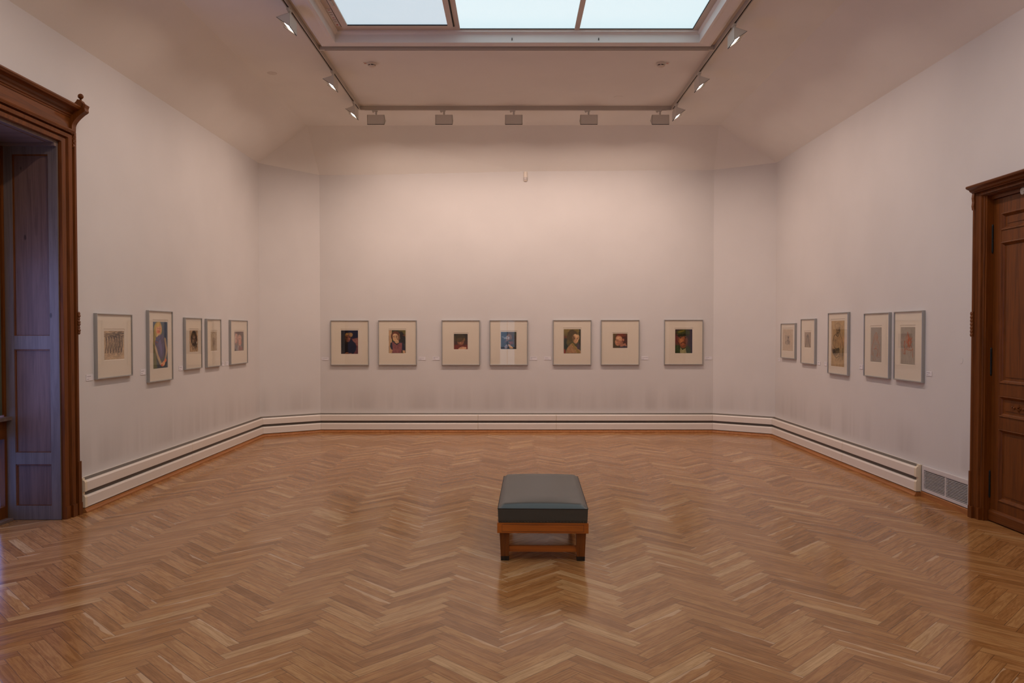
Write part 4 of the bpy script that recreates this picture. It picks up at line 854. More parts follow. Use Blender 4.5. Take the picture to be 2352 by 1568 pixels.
track((XTL + 0.02, -0.75, 0), (XTR - 0.02, -0.75, 0), 'added grey lighting track behind the viewer, out of the picture')  # unseen track, added to carry the extra lamps
def lamp_proto():
    """local: axis along x, opening faces -y... wall lies towards +y; pivot at the track underside"""
    root = empty('track_flood_lamp')
    bm = B(); box(bm, -0.055, 0.020, -0.015, 0.015, -0.022, 0.0); lathe(bm, [(0.010, -0.034), (0.011, -0.022)], (-0.040, 0, 0), 12)
    obj('track_adapter', bm, M['lamp_body'], root, bevel=0.003)
    bm = B(); lathe(bm, [(0.011, -0.075), (0.011, -0.020)], (0.0, 0, 0), 14); lathe(bm, [(0.014, -0.052), (0.014, -0.040)], (0, 0, 0), 14); obj('stem', bm, M['lamp_body'], root, smooth=False)
    hw = 0.1175; z0 = -0.072
    Apt, Bpt, Cpt = (-0.035, z0), (0.090, z0 - 0.042), (-0.035, z0 - 0.127)
    # wedge housing as a shell: back, top and two ends
    def inset(p, d):
        g = ((Apt[0] + Bpt[0] + Cpt[0]) / 3, (Apt[1] + Bpt[1] + Cpt[1]) / 3); return (p[0] + (g[0] - p[0]) * d, p[1] + (g[1] - p[1]) * d)
    bm = B(); th = 0.003
    def slab(p, q, nx, nz):
        hull8(bm, [(-hw, p[0], p[1]), (hw, p[0], p[1]), (hw, q[0], q[1]), (-hw, q[0], q[1]), (-hw, p[0] + nx * th, p[1] + nz * th), (hw, p[0] + nx * th, p[1] + nz * th), (hw, q[0] + nx * th, q[1] + nz * th), (-hw, q[0] + nx * th, q[1] + nz * th)])
    slab(Apt, Cpt, 1, 0); slab(Apt, Bpt, -.3, -.95)
    for s in (-1, 1):
        x = s * hw; x2 = x - s * 0.004
        r1 = [(x, *p) for p in (Apt, Bpt, Cpt)]; r2 = [(x2, *p) for p in (Apt, Bpt, Cpt)]
        sweep(bm, [r1, r2])
    hs = obj('housing', bm, M['lamp_body'], root)
    # reflector and glass set just inside the open face
    g0, g1 = (Cpt[0] + .010, Cpt[1] + .006), (Bpt[0] - 0.012, Bpt[1] - 0.0)
    nrm = Vector((0, -(Cpt[1] - Bpt[1]), (Cpt[0] - Bpt[0]))).normalized()      # outward normal of the opening
    if nrm.z > 0: nrm = -nrm
    def lerp(a, b, t_): return (a[0] + (b[0] - a[0]) * t_, a[1] + (b[1] - a[1]) * t_)
    def plate(name, ta, tb, mm, off, xa, xb):
        p, q = lerp(Cpt, Bpt, ta), lerp(Cpt, Bpt, tb); n = nrm
        bm = B(); pts = []
        for o_ in (off, off - 0.003):
            for (x, pp) in ((xa, p), (xb, p), (xb, q), (xa, q)): pts.append((x, pp[0] + n.y * o_, pp[1] + n.z * o_))
        hull8(bm, pts); return obj(name, bm, mm, hs)
    plate('lamp_glass', 0.10, 0.60, M['lamp_glow'], -0.006, -0.100, 0.100)
    plate('reflector', 0.60, 0.93, M['reflector'], -0.006, -0.100, 0.100)
    bm = B()
    for s in (-1, 1):
        p, q = lerp(Cpt, Bpt, 0.0), lerp(Cpt, Bpt, 1.0); x = s * (hw - .002)
        hull8(bm, [(x - .003, p[0], p[1]), (x + .003, p[0], p[1]), (x + .003, q[0], q[1]), (x - .003, q[0], q[1]), (x - .003, p[0] + nrm.y * .003, p[1] + nrm.z * .003), (x + .003, p[0] + nrm.y * .003, p[1] + nrm.z * .003), (x + .003, q[0] + nrm.y * .003, q[1] + nrm.z * .003), (x - .003, q[0] + nrm.y * .003, q[1] + nrm.z * .003)])
    p = Cpt; hull8(bm, [(-hw, p[0], p[1]), (hw, p[0], p[1]), (hw, p[0] + .004, p[1] - .002), (-hw, p[0] + .004, p[1] - .002), (-hw, p[0] + nrm.y * .004, p[1] - .005), (hw, p[0] + nrm.y * .004, p[1] - .005), (hw, p[0] + .004, p[1] - .007), (-hw, p[0] + .004, p[1] - .007)])
    obj('rim', bm, M['gap'], hs)
    # the light of this lamp
    ld = bpy.data.lights.new('flood_light', 'AREA'); ld.shape = 'RECTANGLE'; ld.size = 0.19; ld.size_y = 0.065; ld.energy = LAMP_W; ld.color = LAMP_COL; ld.spread = math.radians(140)
    lo = bpy.data.objects.new('flood_light', ld); COL.objects.link(lo); lo.parent = root
    c = lerp(Cpt, Bpt, 0.40); lo.location = (0, c[0] + nrm.y * .004, c[1] + nrm.z * .004)
    aim = Vector((0, 0.36, -0.93)).normalized()          # asymmetric reflector throws the beam down the wall
    lo.rotation_euler = (-aim).to_track_quat('Z', 'Y').to_euler()
    return root
proto = lamp_proto()
def clone(r):
    c = r.copy(); COL.objects.link(c)
    for ch in list(r.children):
        k = ch.copy(); COL.objects.link(k); k.parent = c
        for g in list(ch.children):
            q = g.copy(); COL.objects.link(q); q.parent = k
    return c
lamps = []
for nm, u, v in (('first', 663, 22), ('second', 765, 165), ('third', 812, 235)):
    lamps.append((XTL, on_z(u, v, ZTK).y, math.pi / 2, {'first': 'grey wedge flood lamp nearest the viewer on the left track, lit', 'second': 'middle of the three lit wedge flood lamps on the left track', 'third': 'lit wedge flood lamp at the far end of the left track'}[nm], 'lit flood lamps aimed at the side walls'))
for nm, u, v in ((0, 1697, 55), (1, 1608, 166), (2, 1552, 238)):
    lamps.append((XTR, on_z(u, v, ZTK).y, -math.pi / 2, ('grey wedge flood lamp nearest the viewer on the right track, lit', 'middle of the three lit wedge flood lamps on the right track', 'lit wedge flood lamp at the far end of the right track')[nm], 'lit flood lamps aimed at the side walls'))
for k, u in enumerate((866, 1021, 1180, 1351, 1514)):
    lamps.append((on_z(u, 256, ZTK).x, YTB + .005, 0.0, ('flood lamp seen from behind, leftmost of five on the back track', 'flood lamp seen from behind, second from left on the back track', 'flood lamp seen from behind, middle of five on the back track', 'flood lamp seen from behind, second from right on the back track', 'flood lamp seen from behind, rightmost of five on the back track')[k], 'flood lamps aimed at the back wall'))
for y, wh in ((5.5, 'above the bench end'), (3.6, 'halfway between bench and viewer'), (1.7, 'just ahead of the viewer')):  # unseen lamps added to brighten the near part of the room
    for x, rz, sd in ((XTL, math.pi / 2, 'left'), (XTR, -math.pi / 2, 'right')):
        lamps.append((x, y, rz, 'added wedge flood lamp on the %s track, %s, out of view' % (sd, wh), 'added flood lamps above the picture edge'))
for x, wh in ((-1.8, 'leftmost'), (-.9, 'second from left'), (0.05, 'middle'), (.95, 'second from right'), (1.8, 'rightmost')):  # unseen lamps added to light the bench front and floor from behind
    lamps.append((x, -0.75, math.pi, '%s of five added flood lamps on the track behind the viewer' % wh, 'added flood lamps behind the viewer'))
lights = {}
for k, (x, y, rz, lb, gr) in enumerate(lamps):
    o = proto if k == 0 else clone(proto)
    o.location = (x, y, ZTK); o.rotation_euler = (0, 0, rz); tag(o, lb, 'lamp', gr)
    watts = LAMP_W if y > 10.7 else (REAR_W if y < 0 else SIDE_W)
    lo = [c for c in o.children if c.type == 'LIGHT'][0]
    if watts not in lights: lights[watts] = lo.data.copy(); lights[watts].energy = watts
    lo.data = lights[watts]

# ceiling devices ------------------------------------------------------------
def detector(u, v, side, label):
    p = on_z(u, v - 4, HC); root = tag(empty('smoke_detector', p), label, 'smoke detector', 'ceiling smoke detectors')
    bm = B(); lathe(bm, [(0.054, 0.0), (0.056, -0.012), (0.050, -0.020), (0.046, -0.022)], (0, 0, 0), 28); obj('base', bm, M['plastic'], root, smooth=False)
    bm = B(); lathe(bm, [(0.040, -0.022), (0.040, -0.034)], (0, 0, 0), 28); obj('sensor_slots', bm, M['gap'], root)
    bm = B(); lathe(bm, [(0.043, -0.032), (0.042, -0.037), (0.026, -0.047), (0.010, -0.052), (0.0005, -0.0525)], (0, 0, 0), 28)
    for k in range(6):
        a = k * math.pi / 3 + .3; ca, sa_ = math.cos(a), math.sin(a)
        lathe(bm, [(0.005, -0.036), (0.005, -0.020)], (0.040 * ca, 0.040 * sa_, 0), 6)
    obj('cap', bm, M['plastic'], root, smooth=False)
    # small tag beside it
    bm = B(); box(bm, -0.020, 0.020, -0.030, 0.030, -0.003, -0.0005, 0)
    for k in range(3): box(bm, -0.012, 0.012, -0.018 + k * .014, -0.013 + k * .014, -0.0036, -0.003, 1)
    o = obj('tag', bm, [M['plastic'], M['red_ink']], root); o.location = (side * 0.074, 0.0, 0)
detector(854, 149, -1, 'white smoke detector on the ceiling at left, with a tag on its left')
detector(1518, 149, 1, 'white smoke detector on the ceiling at right, with a tag on its right')
for u, v, lb in ((625, 168, 'faint round painted-over cover plate on the ceiling left of the tracks'), (1420, 223, 'faint round painted-over cover plate on the ceiling before the back track')):
    p = on_z(u, v, HC); bm = B(); lathe(bm, [(0.058, -0.0005), (0.058, -0.002), (0.055, -0.0035)], (0, 0, 0), 32); o = obj('cover_plate', bm, M['plate'] if u < 1000 else M['ceiling']); o.location = p
    tag(o, lb, 'cover plate')
p = on_x(2207, 827, XR); bm = B(); lathe(bm, [(0.034, -0.0005), (0.034, -0.0015), (0.032, -0.0025)], (0, 0, 0), 32, axis='x'); o = obj('cover_plate', bm, M['wall']); o.location = p; tag(o, 'faint round painted-over cover plate on the right wall beside the door', 'cover plate')
# motion sensor high on the back wall
p = on_y(1207, 404, YB)
root = tag(empty('motion_sensor', p), 'small cream motion sensor high in the middle of the back wall', 'sensor')
bm = B(); rings = []
for z, r in ((-0.085, .024), (-0.075, .030), (0.02, .030), (0.062, .029)):
    rings.append([(r * math.cos(a), -0.002 - abs(r) * 0.9 * math.sin(a), z) for a in [math.pi * k / 12 for k in range(13)]])
sweep(bm, rings); obj('body', bm, M['plastic'], root)
bm = B(); rings = [[(r * math.cos(a), -0.003 - r * math.sin(a), z) for a in [math.pi * k / 12 for k in range(1, 12)]] for z, r in ((-0.072, .027), (-0.060, .0325), (-0.030, .0325), (-0.022, .029))]
sweep(bm, rings); obj('lens', bm, mat('sensor_lens', (0.50, 0.45, 0.42), 0.4), root)

# ------------------------------------------------------------------ bench
def bench():
    P = [on_z(1143.4, 1167.5, 0.363), on_z(1350.7, 1169.3, 0.363)]
    fc = (P[0] + P[1]) / 2; Wd = (P[1] - P[0]).length
    yaw = -math.radians(1.4)
    bk = (on_z(1158, 1093.2, 0.363) + on_z(1325.5, 1095.0, 0.363)) / 2
    Ln = (bk - fc).length
    cen = fc + Vector((math.sin(-yaw), math.cos(-yaw), 0)) * Ln / 2; cen.z = 0
    root = tag(empty('upholstered_bench', cen, yaw), 'low wooden gallery bench with dark grey-green leather seat, alone on the parquet', 'bench')
    a, b = Wd / 2, Ln / 2
    # seat box with crown
    zb, zs = 0.264, 0.363
    bm = B(); sweep(bm, [[(-a + k, -b + k, z), (a - k, -b + k, z), (a - k, b - k, z), (-a + k, b - k, z)] for z, k in ((zb, 0.006), (zb + .02, .003), (zs, 0.0))], True, True)
    obj('cushion_side', bm, M['leather'], root, bevel=0.003)
    NX, NY = 60, 100; bm = B(); G = []
    for j in range(NY + 1):
        row = []
        for i in range(NX + 1):
            x = -a + 2 * a * i / NX; y = -b + 2 * b * j / NY
            dx = (a - abs(x)) ; dy = (b - abs(y))
            fx = min(1, dx / 0.27); fy = min(1, dy / 0.22)
            sx_ = math.sin(fx * math.pi / 2); sy_ = math.sin(fy * math.pi / 2)
            ex = 1 - (1 - min(1, dx / .050)) ** 2; ey = 1 - (1 - min(1, dy / .055)) ** 2
            z = zs + 0.026 * ex * ey + 0.021 * sx_ * sy_
            row.append(bm.verts.new((x, y, z)))
        G.append(row)
    for j in range(NY):
        for i in range(NX): bm.faces.new((G[j][i], G[j][i + 1], G[j + 1][i + 1], G[j + 1][i]))
    obj('seat_top', bm, M['leather'], root, smooth=True)
    # piping round the top seam
    bm = B(); rings = []
    r = 0.0032; cs = [(-a, -b), (a, -b), (a, b), (-a, b)]
    for (x, y), (dx, dy) in zip(cs, ((-1, -1), (1, -1), (1, 1), (-1, 1))):
        k = .7071; rings.append([(x + dx * k * r * math.cos(q) * 1.2, y + dy * k * r * math.cos(q) * 1.2, zs + r * math.sin(q)) for q in [2 * math.pi * i / 8 for i in range(8)]])
    sweep(bm, rings, True, False, loop=True); obj('piping', bm, M['seam'], root)
    # apron
    za, zc = 0.196, 0.266; e = 0.004
    bm = B(); box(bm, -a - e, a + e, -b - e, -b + .03, za, zc); box(bm, -a - e, a + e, b - .03, b + e, za, zc); box(bm, -a - e, -a + .03, -b + .03, b - .03, za, zc); box(bm, a - .03, a + e, -b + .03, b - .03, za, zc)
    obj('apron', bm, M['bench_wood'], root, bevel=0.002)
    bm = B()
    q = 0.0012
    for (x0, x1, z0, z1) in ((-a + .028, a - .028, zc - .0125, zc - .0105), (-a + .028, a - .028, za + .010, za + .012), (-a + .028, -a + .030, za + .01, zc - .0105), (a - .030, a - .028, za + .01, zc - .0105)):
        box(bm, x0, x1, -b - e - q * .4, -b - e + .001, z0, z1)
    obj('inlay_line', bm, mat('inlay_dark_line', (0.10, 0.03, 0.008), 0.5), root)
    bm = B(); box(bm, -a + .02, a - .02, -b + .02, b - .02, zc - .02, zc - .002); obj('seat_board', bm, M['bench_wood'], root)
    # legs with a worn foot
    lw = 0.068
    for sx_ in (-1, 1):
        for sy_ in (-1, 1):
            cx_ = sx_ * (a - 0.012 - lw / 2); cy_ = sy_ * (b - 0.012 - lw / 2); o_ = sx_ * .004
            def rg(z, k, ox=0): return [(cx_ + ox - k, cy_ - k, z), (cx_ + ox + k, cy_ - k, z), (cx_ + ox + k, cy_ + k, z), (cx_ + ox - k, cy_ + k, z)]
            bm = B(); sweep(bm, [rg(0.030, lw / 2 - .006, -sx_ * .002), rg(0.195, lw / 2)]); lg = obj('leg', bm, M['bench_leg'], root, bevel=0.003)
            bm = B(); sweep(bm, [rg(0.0, lw / 2 - .008, -sx_ * .002), rg(0.004, lw / 2 - .006, -sx_ * .002), rg(0.031, lw / 2 - .0055, -sx_ * .002)]); obj('worn_foot', bm, M['scuff'], lg, bevel=0.002)
    for sy_ in (-1, 1):
        y = sy_ * (b - 0.012 - lw / 2)
        bm = B(); box(bm, -a + .012 + lw - .004, a - .012 - lw + .004, y - .012, y + .012, 0.058, 0.098); obj('stretcher', bm, M['bench_wood'], root, bevel=0.002)
    # upholstery studs
    n = 28
    for k in range(n):
        x = -a + .008 + (2 * a - .016) * k / (n - 1)
        bm = B(); lathe(bm, [(0.0042, 0.0), (0.0036, -0.0016), (0.0015, -0.0028), (0.0003, -0.003)], (0, 0, 0), 8, axis='y'); o = obj('stud', bm, M['stud'], root, smooth=True); o.location = (x, -b + .0035, zb + .008)
    for sx_ in (-1, 1):
        for k in range(22):
            y = -b + .03 + (2 * b - .06) * k / 21
            bm = B(); lathe(bm, [(0.0042, 0.0), (0.0036, sx_ * 0.0016), (0.0015, sx_ * 0.0028), (0.0003, sx_ * 0.003)], (0, 0, 0), 8, axis='x'); o = obj('stud', bm, M['stud'], root, smooth=True); o.location = (sx_ * (a - .0035), y, zb + .008)
bench()

# ------------------------------------------------------------------ left window bay
def window_bay():
    y0, y1, zt = OPL
    XO = -4.225
    root = struct(empty('window_2', (XL, (y0 + y1) / 2, 0))); off = -Vector(root.location)
    def ch(name, bm, m, parent=None, **k):
        o = obj(name, bm, m, parent or root, **k)
        if parent is None: o.location = off
        return o
    XI = XL - 0.005
    # far reveal: rails, stiles and sunk panels, facing the viewer
    fy = y1 - 0.03
    def zz(v): return on_y(75, v, fy).z
    def xx(u): return on_y(u, 1000, fy).x
    zr = [zz(1191), zz(1161), zz(1066), zz(1039), zz(802), zz(771), zz(354), zz(325)]
    xa, xb_ = xx(35), xx(117)
    def xx(u): return on_y(u, 1000, fy).x
    bm = B()
    box(bm, XO, xa, fy, y1 + .02, 0.004, zt); box(bm, xb_, XL + .002, fy, y1 + .02, 0.004, zt)
    for k in (0, 2, 4, 6): 
        z0_, z1_ = (0.004 if k == 0 else zr[k]), (zr[k + 1] if k < 6 else zt)
        box(bm, xa, xb_, fy + .001, y1 + .02, z0_, z1_)
    ch('reveal_frame', bm, M['shutter'])
    for k in (1, 3, 5):
        bm = B(); box(bm, xa, xb_, fy + .016, y1 + .02, zr[k], zr[k + 1]); ch('reveal_panel', bm, M['reveal_panel'])
        bm = B(); w_ = 0.010
        for (p0, p1, q0, q1) in ((xa, xa + w_, zr[k], zr[k + 1]), (xb_ - w_ * .5, xb_, zr[k], zr[k + 1]), (xa, xb_, zr[k + 1] - w_, zr[k + 1]), (xa, xb_, zr[k], zr[k] + w_ * .5)):
            box(bm, p0, p1, fy + .006, fy + .017, q0, q1)
        ch('panel_bead', bm, M['wood_v'])
    # near reveal (out of view) and soffit
    bm = B(); box(bm, XO, XL, y0 - .02, y0 + .03, 0, zt); ch('near_reveal', bm, M['shutter'])
    bm = B(); box(bm, XO, XL, y0, y1, zt - .03, zt); box(bm, XO + .05, XL - .05, y0 + .1, y1 - .1, zt - .036, zt - .03); box(bm, XO, XL, fy - .035, fy, zt - .055, zt - .03)
    ch('soffit', bm, M['shutter_h'])
    # casing round the opening: stepped profile, mitred
    cas = [(-0.004, -0.05), (-0.004, 0.012), (0.0, 0.030), (0.050, 0.034), (0.058, 0.018), (0.070, 0.018), (0.078, 0.044), (0.120, 0.050), (0.128, 0.044), (0.134, 0.022), (0.146, 0.022), (0.152, 0.054), (0.176, 0.056), (0.186, 0.048), (0.190, 0.0)]
    # (outward offset from opening edge, projection from wall)
    bm = B()
    rings = []
    for (yy, z, sy_, sz_) in ((y1 - .010, 0.0, 1, 0), (y1 - .010, zt - 0.005, 1, .62), (y0 + .010, zt - 0.005, -1, .62), (y0 + .010, 0.0, -1, 0)):
        rings.append([(XL + pr, yy + sy_ * o_, z + sz_ * o_) for o_, pr in cas])
    sweep(bm, rings, False, False)
    ch('casing', bm, M['wood_v'])
    for sgn, yy in ((1, y1 - .010), (-1, y0 + .010)):       # plinth blocks
        bm = B()
        for (a_, b_, pr) in ((0.0, 0.068, 0.040), (0.072, 0.136, 0.056), (0.146, 0.200, 0.064)):
            p, q = sorted((yy + sgn * a_, yy + sgn * b_)); box(bm, XL - .002, XL + pr, p, q, 0.0, 0.105)
        p, q = sorted((yy + sgn * .150, yy + sgn * .196)); box(bm, XL - .002, XL + .060, p, q, 0.105, 0.46)
        ch('plinth_block', bm, M['wood_v'], bevel=0.003)
    # frieze and cornice
    ya, yb = y0 - .185, y1 + .175
    bm = B(); zf0 = zt + 0.108
    box(bm, XL - .002, XL + .040, ya + .04, yb - .05, zf0, zf0 + .125); ch('frieze', bm, M['wood_h'])
    bm = B(); cpf = [(0.0, zf0 + .110), (0.045, zf0 + .110), (0.050, zf0 + .122), (0.058, zf0 + .126), (0.062, zf0 + .140), (0.075, zf0 + .150), (0.082, zf0 + .164), (0.098, zf0 + .172), (0.128, zf0 + .176), (0.135, zf0 + .186), (0.140, zf0 + .192), (0.138, zf0 + .204), (0.128, zf0 + .208), (0.0, zf0 + .212)]
    sweep(bm, [[(XL + d_, y, z) for d_, z in cpf] for y in (ya - .0, yb - .02)], True, True); ch('cornice', bm, M['wood_h'])
    bm = B(); sweep(bm, [[(XL + d_, y, z) for d_, z in ((0.0, zf0 - .012), (0.058, zf0 - .012), (0.064, zf0), (0.060, zf0 + .012), (0.044, zf0 + .018), (0.0, zf0 + .018))] for y in (ya + .02, yb - .04)]); ch('frieze_moulding', bm, M['wood_h'])
    # scroll bracket, ear and ball finial at each end
    for sgn, yc in ((1, yb - .045), (-1, ya + .045)):
        pr = [(0.0, zt + .085), (0.046, zt + .082), (0.056, zt + .094), (0.058, zt + .14)]
        for k in range(9):
            a_ = k / 8; pr.append((0.058 + 0.085 * a_ ** 1.6, zt + .150 + 0.105 * a_))
        pr += [(0.156, zt + .262), (0.170, zt + .275), (0.166, zt + .30), (0.176, zt + .325), (0.160, zt + .336), (0.140, zt + .350), (0.128, zt + .368), (0.105, zt + .372), (0.095, zt + .355), (0.080, zt + .340), (0.0, zt + .335)]
        bm = B(); sweep(bm, [[(XL + d_, y, z) for d_, z in pr] for y in (yc - .032, yc + .032)]); br = ch('scroll_bracket', bm, M['wood_v'], bevel=0.003)
        bm = B()
        lathe(bm, [(0.022, yc - .036), (0.022, yc + .036)], (XL + .128, 0, zt + .330), 18, axis='y')
        ro = ch('rosette', bm, M['wood_v'])
        bm = B(); prof = [(0.006, .362), (0.009, .374), (0.006, .384)] + [(max(.001, .023 * math.sin(math.pi * k / 10)), .404 - .023 * math.cos(math.pi * k / 10)) for k in range(1, 11)]
        lathe(bm, prof, (XL + .118, yc, zt), 18); ch('ball_finial', bm, M['wood_v'], smooth=True)
        bm = B(); k_ = []
        for i in range(9): k_.append((0.052 + .006 * math.cos(i * 1.9), zt + 0.07 - i * .012))
        sweep(bm, [[(XL, y, zt + .085)] + [(XL + d_, y, z) for d_, z in k_] + [(XL, y, zt - .03)] for y in (yc - .006, yc + .036)]); ch('carved_drop', bm, M['wood_v'])
        # beaded carving half way up the casing
        bm = B(); zc0 = on_x(170, 716, XL).z; zc1 = on_x(170, 768, XL).z
        N = 17; pts = []
        for i in range(N):
            tt = i / (N - 1); z = zc0 + (zc1 - zc0) * tt
            pts.append((0.056 + (.005 if i % 2 else .0) + .006 * math.sin(tt * math.pi * 3) ** 2, z))
        yc2 = (y1 + .168) if sgn > 0 else (y0 - .168)
        sweep(bm, [[(XL, y, zc0)] + [(XL + d_, y, z) for d_, z in pts] + [(XL, y, zc1)] for y in (yc2 - .014, yc2 + .018)]); ch('carved_ornament', bm, M['wood_v'])
    # the window itself
    zs0, zs1 = on_y(9, 1163, 6.50).z, on_y(9, 1008, 6.50).z
    zr0, zr1 = zs1, on_y(9, 962, 6.50).z
    bm = B(); fyv = fy
    box(bm, XO - .06, XO, fyv - .030, fyv + .02, 0, zt); box(bm, XO - .06, XO, y0, y0 + .05, 0, zt); box(bm, XO - .06, XO, y0, fyv, 0, zs0); box(bm, XO - .06, XO, y0, fyv, zr0, zr1); box(bm, XO - .06, XO, y0, fyv, zt - .08, zt); box(bm, XO - .06, XO, (y0 + y1) / 2 - .04, (y0 + y1) / 2 + .04, 0, zt)
    ch('window_frame', bm, M['wood_v'])
    bm = B(); box(bm, XO - .01, XO + .045, y0, fyv - .002, zr1 - .012, zr1 + .018); ch('window_sill', bm, M['shutter_h'], bevel=0.004)
    bm = B(); box(bm, XO - .05, XO - .045, y0, fyv, zs0, zs1); ch('lower_glass', bm, M['win_glass_low'])
    bm = B(); box(bm, XO - .05, XO - .045, y0, fyv, zr1, 2.25); ch('upper_glass', bm, M['win_glass'])
    bm = B(); n = 9; ring = []
    for i in range(n * 3 + 1):
        y = fyv - .002 - 0.28 * i / (n * 3); ring.append((XO - .018 + .012 * math.sin(i * 2.1), y))
    R = [[(x, y, z) for x, y in ring] + [(x - .003, y, z) for x, y in ring[::-1]] for z in (zr1 + .03, zt - .09)]
    sweep(bm, R); ch('blind', bm, M['curtain'])
    bm = B(); box(bm, XO - .040, XO - .034, y0 + .05, fyv - .03, 2.2, zt - .08); lathe(bm, [(.010, y0 + .05), (.010, fyv - .03)], (XO - .037, 0, 2.2), 8, axis='y'); ch('roller_blind', bm, M['curtain'])
    bm = B(); box(bm, XO - .09, XO - .062, y0 - .1, fyv + .1, 0, zt + .1); ch('outer_board', bm, M['gap'])
    bm = B(); box(bm, XO - .02, XO + .06, y0 + .05, fyv - .02, 0.001, 0.022); ch('threshold', bm, M['shutter_h'], bevel=0.004)
window_bay()

# rear glazed opening behind the viewer
root = struct(empty('window_3', ((WX[0] + WX[1]) / 2, Y0, 0))); off = -Vector(root.location)
bm = B()
for a_, b_ in ((WX[0] - .06, WX[0] + .03), (WX[1] - .03, WX[1] + .06)): box(bm, a_, b_, Y0 - .05, Y0 + .02, 0, WX[3] + .06)
box(bm, WX[0] - .06, WX[1] + .06, Y0 - .05, Y0 + .02, WX[3] - .02, WX[3] + .06); box(bm, WX[0], WX[1], Y0 - .04, Y0 + .01, 0.98, 1.02); box(bm, (WX[0] + WX[1]) / 2 - .012, (WX[0] + WX[1]) / 2 + .012, Y0 - .04, Y0 + .01, 0, WX[3])
o = obj('window_frame', bm, M['vent'], root); o.location = off
bm = B(); box(bm, WX[0], WX[1], Y0 - .045, Y0 - .04, WX[2], WX[3]); o = obj('glass_pane', bm, M['rear_glass'], root); o.location = off

